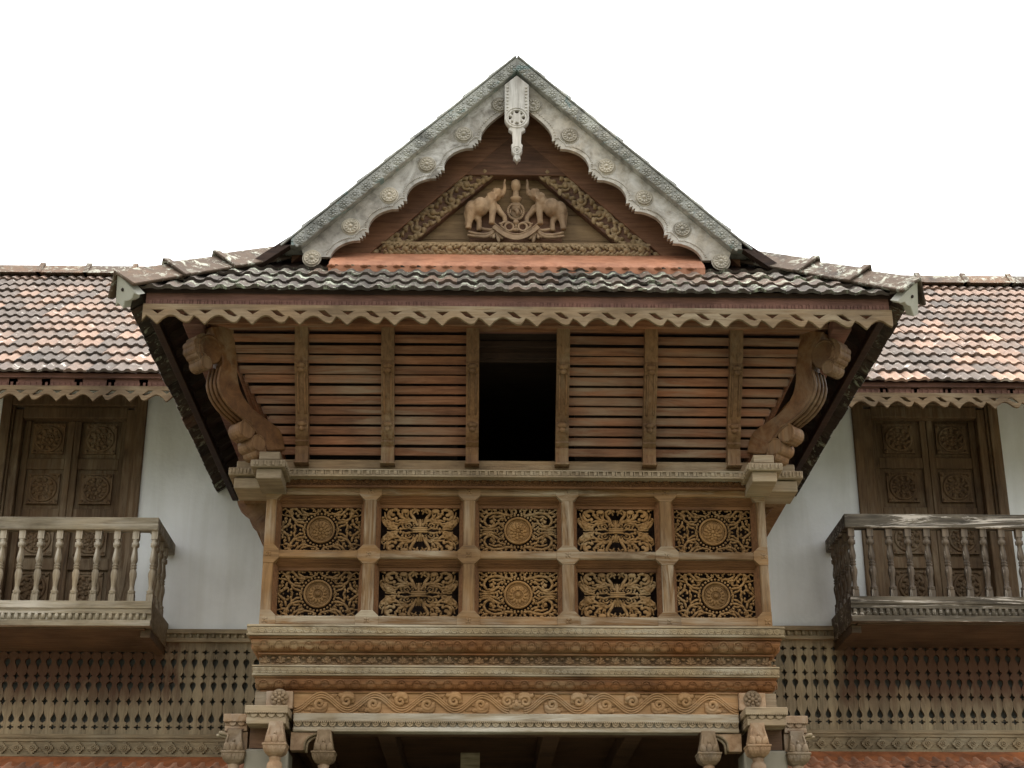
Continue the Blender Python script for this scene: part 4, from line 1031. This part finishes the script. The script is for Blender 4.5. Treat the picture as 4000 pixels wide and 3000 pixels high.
for sg in (-1,1):
    xs=lambda a,b_:sorted((sg*a,sg*b_))
    # flower block
    b=MB(); y=YZ-.03; z0,z1=ZZ(2758,y)-.02,zM(2698)+.002; x0,x1=fx+.001,fx+.165
    b.box(*xs(x0,x1),y,y+.12,z0,z1); fb=part('flower_block',b,M['fresh'],P,.004)
    b=MB(); c=(sg*(x0+x1)/2,(ZZ(2758,y)+z1)/2); rosette(b,c,y-.003,.062,8,.26,False,2); part('flower',b,M['cap'],fb)
    b=MB(); b.box(*xs(x1,HW+.0),y+.02,10.2,z0-.1,z1); part('corner_infill',b,M['block'],P)
    # front cap and side arm, same mouldings as the lintel
    for (xa,xb,yy,p0) in ((1.37,1.625,9.63,(2758,2788,2803,2829)),(1.62,abs(XX(872,2810,YT)),YT,(2792,2822,2838,2858))):
        zq=lambda py: ZZ(py,yy)
        b=MB(); yb_=10.0
        b.box(*xs(xa,xb),yy,yb_,zq(p0[1]),zq(p0[0])); b.box(*xs(xa+.012,xb-.012),yy+.02,yb_-.003,zq(p0[2]),zq(p0[1])); b.box(*xs(xa+.010,xb-.010),yy+.012,yb_-.006,zq(p0[3]),zq(p0[2]))
        n=int((xb-xa-.04)/.052)
        for k in range(n):
            x=sg*(xa+.045+k*.052); z=zq(p0[1])-.002
            b.xz([(x+.022*math.cos(a),z+.024*math.sin(a)) for a in [-PI*i/8 for i in range(9)]],yy+.006,yy+.022)
        for k in range(int((xb-xa)/.0125)): x=xa+.004+k*.0125; b.box(*xs(x,x+.006),yy-.003,yy+.004,zq(p0[1])-.003,zq(p0[1])+.008)
        part('impost_block',b,M['block' if yy<9.7 else 'fresh'],P,.003)
    # recess boards and granite pier
    zr1=ZZ(2832,9.75); zr0=ZZ(2926,9.80)
    b=MB(); b.box(*xs(1.405,1.61),9.80,9.99,zr0,zr1+.03); part('recess_board',b,M['ceil'],P)
    b=MB(); b.box(*xs(1.375,1.635),9.79,10.05,0,zr0-.004); part('pier',b,M['pier'],P,.012)
    # curved bracket boards left and right of the pier
    zt_=ZZ(2860,YT); zl_=ZZ(2931,YT)
    for (xa,xb,dr) in ((1.365,1.285,-1),(1.625,1.70,1)):
        tip=xb+dr*.10
        pl=[(xa,zt_-.001),(xa,zl_)]+[(xb,zl_),(xb,zl_+.035)]+[(xb+dr*.10*(1-math.cos(a)),zl_+.035+(zt_-zl_-.04)*math.sin(a)) for a in [PI/2*i/8 for i in range(1,9)]]
        b=MB(); b.xz([(sg*x,z) for x,z in pl],YT+.02,YT+.11); bk_=part('bracket_board',b,M['fresh'],P,.003)
        b=MB(); b.tube([(sg*x,YT+.03,z) for x,z in pl[2:]],.011,6); b.tube([(sg*(x+dr*.016),YT+.045,z-.012) for x,z in pl[2:]],.009,6); part('bracket_edge',b,M['pale'],bk_)
        if dr>0:
            b=MB(); b.ball((sg*(xb+.01),YT+.03,zl_+.02),(.024,.02,.03)); b.ball((sg*(xb+.012),YT+.02,zl_+.0),(.015,.015,.015)); part('bracket_drop',b,M['cap'],bk_)
    for (px,yy,py) in ((2017+943,9.66,2903),(2017+750,9.80,2934),(2017+1096,9.80,2934)):
        x=abs(XX(px,2920,yy)); zb=ZZ(py,yy-.07)
        b=MB(); capital(b,sg*x,yy+.01,zb,1.03); cp=part('capital',b,M['cap' if yy>9.7 else 'fresh'],P,.002)
        b=MB(); colonette(b,sg*x,yy+.01,zb,1.03); part('colonette',b,M['fresh'],P)
        b=MB()
        if yy>9.7: b.box(*xs(x-.05,x+.05),yy,yy+.1,zb+.14,zt_+.0); part('capital_block',b,M['ceil'],P)
# ================================================================= the two wings
YW=13.0
def plank_screen(m,x0,x1,rows,step,y0,y1,top,bot):
    """boards whose shaped edges meet to leave drops and crosses; rows: (py-centre z, kind, half height)"""
    prof=[(bot,.0003)]
    for z,kind,h in rows[::-1]:
        if kind=='cross': w=step*.31; sh=[(-1,.0),(-1,.35),(-.36,.36),(-.34,1.0),(.34,1.0),(.36,.36),(1,.35),(1,0)]
        elif kind=='loz': w=step*.25; sh=[(-1,0),(-.5,.42),(-.2,.62),(-.19,1.05),(.19,1.05),(.2,.62),(.5,.42),(1,0)]
        elif kind=='up': w=step*.29; sh=[(-1,0.1),(-.92,.5),(-.7,.9),(-.42,1.0),(-.15,.88),(.15,.58),(.5,.22),(1,.04)]
        else: w=step*.29; sh=[(-1,.04),(-.5,.22),(-.15,.58),(.15,.88),(.42,1.0),(.7,.9),(.92,.5),(1,.1)]
        for u,v in sh: prof.append((z+u*h,max(.0003,w*v)))
    prof.append((top,.0003))
    n=int(round((x1-x0)/step))
    for k in range(n):
        a=x0+k*step; b=a+step; j=random.uniform(-.003,.003)
        f0=len(m.f); m.xz([(a+w,z) for z,w in prof]+[(b-w,z) for z,w in prof[::-1]],y0+j,y1+j); m.t[f0:]=[random.uniform(.1,.9)]*(len(m.f)-f0)
def carved_square(m,cx,cz,s,y,rnd):
    m.box(cx-s,cx+s,y-.022,y,cz-s,cz+s)
    m.box(cx-s,cx+s,y-.032,y-.021,cz-s,cz-s+.014); m.box(cx-s,cx+s,y-.032,y-.021,cz+s-.014,cz+s)
    m.ring((cx,cz),y-.024,s*.80,.014,26,6)
    rosette(m,(cx-s*.05,cz-s*.02),y-.026,s*.44,7,.32,True,1)
    for k in range(9):
        a=2*PI*k/9+rnd; m.ball((cx+s*.62*math.cos(a),y-.024,cz+s*.62*math.sin(a)),(s*.2,.022,s*.14),8,4,a+.5)
    for sx in (-1,1):
        for sz in (-1,1): m.ball((cx+sx*s*.84,y-.023,cz+sz*s*.84),(s*.13,.016,s*.13),6,4); m.ball((cx+sx*s*.60,y-.023,cz+sz*s*.9),(s*.13,.014,s*.06),6,4)
def wing(sg,lab,p):
    Wg=thing('wing',lab,'building',(sg*4.3,YW,0),'side wings')
    xa,xb=sorted((sg*1.0,sg*7.5))
    zc1,zc0=p['zc1'],p['zc0']                          # dentil cornice between wall and screen
    dx0,dx1=p['door']; zd1=p['ztop']
    # limewashed wall round the door opening
    m=MB(); zt_=p['zeave']+.35; fw=.0
    for a,b in ((xa,dx0),(dx1,xb)): m.box(a,b,YW,YW+.3,zc1-.0,zt_)
    m.box(dx0,dx1,YW,YW+.3,zd1,zt_)
    part('wall',m,M['wall'],Wg)
    # door: frame, leaves with carved squares
    fr=MB(); z0=zc1+.02
    w1,w2=.085,.09
    for s_,e in ((dx0,1),(dx1,-1)):
        a,b=sorted((s_,s_+e*w1)); fr.box(a,b,YW-.035,YW+.15,z0,zd1)
        a,b=sorted((s_+e*w1,s_+e*(w1+.02))); fr.box(a,b,YW-.010,YW+.15,z0,zd1-.1)
        a,b=sorted((s_+e*(w1+.02),s_+e*(w1+w2))); fr.box(a,b,YW+.02,YW+.17,z0,zd1-.12)
    fr.box(dx0+w1,dx1-w1,YW-.03,YW+.15,zd1-.10,zd1); fr.box(dx0+w1+w2,dx1-w1-w2,YW+.02,YW+.17,zd1-.2,zd1-.1)
    D=part('door',fr,M['door'],Wg,.006)
    ia,ib=dx0+w1+w2,dx1-w1-w2; mid=p['split']
    for (a,b) in ((ia,mid-.002),(mid+.002,ib)):
        lf=MB(); st_=.055; yl=YW+.10
        lf.box(a,b,yl+.03,yl+.05,z0,zd1-.2)
        lf.box(a,a+st_,yl,yl+.04,z0,zd1-.2); lf.box(b-st_,b,yl,yl+.04,z0,zd1-.2)
        zs=p['rows']; hs=p['half']
        for i in range(len(zs)):
            if i+1<len(zs): q=(zs[i]+zs[i+1])/2; lf.box(a+st_,b-st_,yl+.004,yl+.04,q-.05,q+.05)
        lf.box(a+st_,b-st_,yl+.004,yl+.04,zs[0]+hs+.075,zd1-.2); lf.box(a+st_,b-st_,yl+.004,yl+.04,z0,zs[-1]-hs-.06)
        L=part('door_leaf',lf,M['door'],D,.005)
        for i,z in enumerate(zs): carved_square(MBC:=MB(),(a+b)/2,z,hs,yl+.028,i*.7+a); part('carved_square',MBC,M['door'],D,0)
    # eave: fascia, valance, roof
    ye=11.95; ze=p['zeave']; sl=.7813; u_=math.hypot(1,sl); Ls=2.86*u_
    ra,rb=sorted((sg*.03,sg*7.5)); w=rb-ra
    d=MB(); d.hexa([(ra,ye+.02,ze-.06),(rb,ye+.02,ze-.06),(rb,ye+2.86,ze-.06+2.85*sl),(ra,ye+2.86,ze-.06+2.85*sl),(ra,ye+.02,ze-.025),(rb,ye+.02,ze-.025),(rb,ye+2.86,ze-.025+2.85*sl),(ra,ye+2.86,ze-.025+2.85*sl)])
    for k in range(24): x=ra+.1+k*.26; d.hexa([(x,ye+.05,ze-.13),(x+.07,ye+.05,ze-.13),(x+.07,ye+1.1,ze-.13+1.05*sl),(x,ye+1.1,ze-.13+1.05*sl),(x,ye+.05,ze-.06),(x+.07,ye+.05,ze-.06),(x+.07,ye+1.1,ze-.06+1.05*sl),(x,ye+1.1,ze-.06+1.05*sl)])
    part('roof_deck',d,M['eave'],Wg)
    tile_slope((ra,ye,ze-.03),(1,0,0),(0,1/u_,sl/u_),(0,-sl/u_,1/u_),w,Ls,M['tile_w'],'roof',Wg,tint=tinter(sg*4+20,.50,.30,.27),tw=.187,gauge=.262,lift=.032,amp=.8)
    # back slope so the roof is whole
    d=MB(); d.add([(ra,ye+2.86,ze+2.86*sl-.02),(rb,ye+2.86,ze+2.86*sl-.02),(rb,ye+7,ze-.3),(ra,ye+7,ze-.3)],[(0,1,2,3)]); part('rear_slope',d,M['tile_w'],Wg)
    rc=MB(); zr=ze+2.84*sl+.03; yr=ye+2.84
    k=0; x=ra
    while x<rb:
        L_=.47; vs=[]
        rc.yz([(yr-.14,zr-.07),(yr,zr+.075),(yr+.14,zr-.07)],x,x+L_-.02)
        rc.yz([(yr-.15,zr-.07),(yr-.01,zr+.10),(yr+.01,zr+.10),(yr+.15,zr-.07)],x+L_-.05,x+L_)
        x+=L_
    rc.t=[random.uniform(.3,.6) for _ in rc.f]; part('ridge_cap',rc,M['hip'],Wg)
    f=MB(); zv=p['zval']; f.box(ra,rb,12.0,12.03,zv,ze-.05)
    for k in range(int(w/.046)):
        x=ra+k*.046; f.box(x,x+.02,11.993,12.001,zv+.005,zv+.04)
    part('fascia',f,M['eave'],Wg)
    valance(ra,rb,zv+.004,1.0,11.975,11.998,M['valance'],Wg,mir=sg<0)
    # cornice between wall and screen
    c=MB(); ca,cb=xa,xb
    c.box(ca,cb,YW-.05,YW+.02,zc1-.035,zc1); c.box(ca,cb,YW-.02,YW+.02,zc0+.03,zc1-.035); c.box(ca,cb,YW-.055,YW+.02,zc0,zc0+.03)
    for k in range(int((cb-ca)/.062)): x=ca+.01+k*.062; c.lathe([(.016,zc0+.03),(.016,zc1-.036)],(x,YW-.025),8)
    part('dentil_cornice',c,M['screenx'],Wg)
    # fretted plank screen with a plain wall a hand's breadth behind
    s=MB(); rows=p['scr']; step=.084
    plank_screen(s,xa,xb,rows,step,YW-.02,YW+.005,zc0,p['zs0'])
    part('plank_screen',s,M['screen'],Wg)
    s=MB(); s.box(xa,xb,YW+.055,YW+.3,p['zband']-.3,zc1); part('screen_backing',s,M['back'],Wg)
    s=MB(); z1=p['zs0']; zb=p['zband']
    s.box(xa,xb,YW-.04,YW+.05,z1-.03,z1); s.box(xa,xb,YW-.03,YW+.05,z1-.055,z1-.03); s.box(xa,xb,YW-.02,YW+.05,zb,z1-.055); s.box(xa,xb,YW-.045,YW+.05,zb-.012,zb+.006)
    zc=(zb+z1-.055)/2; hh=(z1-.055-zb)/2*.88; stp=.122
    for k in range(int((xb-xa)/stp)):
        x=xa+stp*(k+.5)
        for q,(w_,h_) in enumerate(((1,.25),(.75,.5),(.5,.75),(.25,1))):    # stepped diamond round a square boss
            for sx in (-1,1):
                s.box(*sorted((x+sx*hh*(w_-.25),x+sx*hh*w_)),YW-.038,YW-.019,zc-hh*h_,zc+hh*h_) if q<3 else s.box(x-hh*.25,x+hh*.25,YW-.0385,YW-.019,zc-hh*h_,zc+hh*h_) if sx>0 else None
        s.ring((x,zc),YW-.04,hh*.36,.006,12,5); s.ball((x,YW-.04,zc),(hh*.2,.012,hh*.2),8,5)
    part('band',s,M['screenx'],Wg)
    return Wg
def wing_params(sg):
    if sg<0:
        Z=lambda py,Y=YW: ZZ(py,Y,300); d=(XX(5,1650,YW),XX(572,1650,YW)); spl=XX(268,1900,YW+.1)
        pr=dict(ze=1453,zv=1512,c=(2455,2505),scr=(2548,2596,2643,2687,2741,2801,2842),s0=2868,band=2950,rows=(1715,1909,2110,2298))
    else:
        Z=lambda py,Y=YW: ZZ(py,Y,3700); d=(XX(3328,1650,YW),XX(3897,1650,YW)); spl=XX(3640,1900,YW+.1)
        pr=dict(ze=1490,zv=1541,c=(2447,2500),scr=(2537,2583,2631,2677,2725,2785,2822),s0=2852,band=2932,rows=(1715,1903,2104,2292))
    zs=[Z(q) for q in pr['scr']]
    kinds=['cross','dn','loz','dn','loz','up','cross']; hh=[.019,.047,.034,.047,.037,.047,.019]
    return dict(door=d,split=spl,ztop=Z(1545),zeave=Z(pr['ze'],11.95)+.02,zval=Z(pr['zv'],12.0),zc1=Z(pr['c'][0],YW-.05),zc0=Z(pr['c'][1],YW-.05),
        scr=list(zip(zs,kinds,hh)),zs0=Z(pr['s0'],YW-.03),zband=Z(pr['band'],YW-.03),rows=[Z(q,YW+.1) for q in pr['rows']],half=.135)
PW={-1:wing_params(-1),1:wing_params(1)}
wing(-1,'white walled wing with a brown panelled door behind the pale grey balcony',PW[-1])
wing(1,'white walled wing with a brown panelled door behind the blackened, flaking balcony',PW[1])
# ================================================================= balconies
def baluster_mesh(h):
    m=MB(); w=.026
    m.box(-w,w,-w,w,0,h*.105); m.box(-w*.98,w*.98,-w*.98,w*.98,h*.88,h)
    P_=[(.030,.105),(.026,.12),(.030,.135),(.030,.15),(.020,.165),(.018,.22),(.022,.29),(.029,.36),(.029,.40),(.022,.445),(.016,.46),(.024,.472),(.024,.487),(.016,.498),(.024,.51),(.024,.522),(.016,.535),(.024,.56),(.028,.60),(.024,.66),(.018,.73),(.018,.765),(.030,.78),(.030,.83),(.020,.845),(.026,.86),(.022,.88)]
    m.lathe([(r*1.02,h*z) for r,z in P_],(0,0),14); return mesh_of('baluster',m)
def balcony(sg,lab,mat,matz,under,p):
    yf=12.25; xs=p['x']; x0,x1=xs
    B_=thing('balcony',lab,'balcony',((x0+x1)/2,YW,p['zb']),'wing balconies')
    zr1,zr0,zq1,zq0=p['zr1'],p['zr0'],p['zq1'],p['zb']
    m=MB(); m.box(x0,x1,yf,yf+.085,zr0,zr1); m.box(x0,x0+.085,yf+.085,YW-.002,zr0+.004,zr1-.003); m.box(x1-.085,x1,yf+.085,YW-.002,zr0+.004,zr1-.003)
    part('handrail',m,mat,B_,.006)
    m=MB(); z=p['zband']
    for a,b,y0,y1,c in ((x0,x1,yf,yf+.10,0),):
        m.box(a,b,y0,y1,z[0],zq1); m.box(a,b,y0+.008,y1-.003,z[1],z[0]); m.box(a,b,y0+.025,y1-.003,z[2],z[1]); m.box(a,b,y0-.006,y1-.003,zq0,z[2])
    for s_,e in ((x0,1),(x1,-1)):
        a,b=sorted((s_+e*.004,s_+e*.095)); m.box(a,b,yf+.101,YW-.002,zq0-.0,zq1-.003)
    for k in range(int((x1-x0)/.052)): x=x0+.03+k*.052; m.lathe([(.0185,z[2]-.001),(.0185,z[1]+.001)],(x,yf+.024),8)
    part('floor_beam',m,mat,B_,0)
    m=MB(); m.hexa([(x0+.05,yf+.05,zq0-.012),(x1-.05,yf+.05,zq0-.012),(x1-.05,YW-.06,zq0-.05),(x0+.05,YW-.06,zq0-.05),(x0+.05,yf+.05,zq0+.02),(x1-.05,yf+.05,zq0+.02),(x1-.05,YW-.06,zq0+.02),(x0+.05,YW-.06,zq0+.02)])
    for s_,e in ((x0,1),(x1,-1)):
        a,b=sorted((s_+e*.01,s_+e*.09)); m.box(a,b,yf+.10,YW-.03,zq0-.07,zq0-.001)
    part('floor',m,under,B_,.004)
    me=baluster_mesh(zr0-zq1); first=None
    spots=[(x,yf+.043) for x in p['bx']]
    for e in (x0+.043,x1-.043):
        for k in range(3 if sg<0 else 4): spots.append((e,yf+.19+k*(.17 if sg<0 else .145)))
    for x,y in spots:
        if first is None:
            first=part('baluster',me,matz,B_); first.location=(x,y,zq1)
        else:
            c=first.copy(); COL.objects.link(c); c.location=(x,y,zq1)
        # every copy keeps the parent and its inverse
    return B_
def bal_params(sg):
    yf=12.25
    if sg<0:
        Z=lambda py:ZZ(py,yf,300); x1=XX(604,2230,yf); ctr=XX(288,1900,YW); x0=2*ctr-x1
        bx=[XX(p,2210,yf) for p in (-80,-5,70,144,218,294,370,445,518,592)]
        bx=[x1-.043-k*(x1-x0-.086)/9 for k in range(10)] if False else [b for b in bx if b>x0+.03]
        return dict(x=(x0,x1),zr1=Z(2019),zr0=Z(2069),zq1=Z(2346),zband=(Z(2374),Z(2394),Z(2421)),zb=Z(2444),bx=bx)
    Z=lambda py:ZZ(py,yf,3650); x0=XX(3313,2220,yf); ctr=XX(3628,1900,YW); x1=2*ctr-x0
    bx=[XX(p,2210,yf) for p in (3338,3412,3486,3561,3635,3709,3784,3858,3930,3999,4073)]
    return dict(x=(x0,x1),zr1=Z(2008),zr0=Z(2062),zq1=Z(2330),zband=(Z(2358),Z(2376),Z(2405)),zb=Z(2428),bx=[b for b in bx if b<x1-.03])
PB={s:bal_params(s) for s in (-1,1)}
balcony(-1,'weathered grey brown timber balcony with turned balusters, bolted to the left wing',M['balg'],M['balgz'],M['balu'],PB[-1])
balcony(1,'blackened timber balcony with flaking white patches and turned balusters, on the right wing',M['balk'],M['balkz'],M['balu'],PB[1])
# ================================================================= lean-to verandah roofs at the foot of the wings
def lean_to(sg,lab,zt_):
    xa,xb=sorted((sg*1.72,sg*7.5)); V=thing('lean_to',lab,'verandah',(sg*4.3,12.2,0),'tiled lean-tos')
    sl=.5; u_=math.hypot(1,sl); y1=12.96; run=1.9; z1=zt_-.075
    m=MB(); m.yz([(12.955,zt_-.004),(12.955,zt_-.1),(12.80,zt_-.12),(12.80,zt_-.095)],xa,xb); part('flashing',m,M['claydk'],V,.004)
    ye=12.90-run; ze=z1-run*sl
    tile_slope((xa,ye,ze),(1,0,0),(0,1/u_,sl/u_),(0,-sl/u_,1/u_),xb-xa,run*u_,M['tile_v'],'tiles',V,tint=tinter(sg*3+40,.55,.35,.3))
    m=MB(); m.hexa([(xa,ye+.03,ze-.06),(xb,ye+.03,ze-.06),(xb,12.9,z1-.06),(xa,12.9,z1-.06),(xa,ye+.03,ze-.02),(xb,ye+.03,ze-.02),(xb,12.9,z1-.02),(xa,12.9,z1-.02)]); part('roof_deck',m,M['eave'],V)
    for k in range(4):
        m=MB(); x=xa+.3+k*1.7; m.lathe([(.09,0),(.09,.3),(.07,.35),(.06,ze-.2),(.09,ze-.15),(.09,ze-.05)],(x,ye+.15),14); part('post',m,M['door'],V)
lean_to(-1,'orange clay tiled lean-to roof along the foot of the left wing',ZZ(2953,12.955,300))
lean_to(1,'clay tiled lean-to roof with grey green lichen along the foot of the right wing',ZZ(2934,12.955,3700))
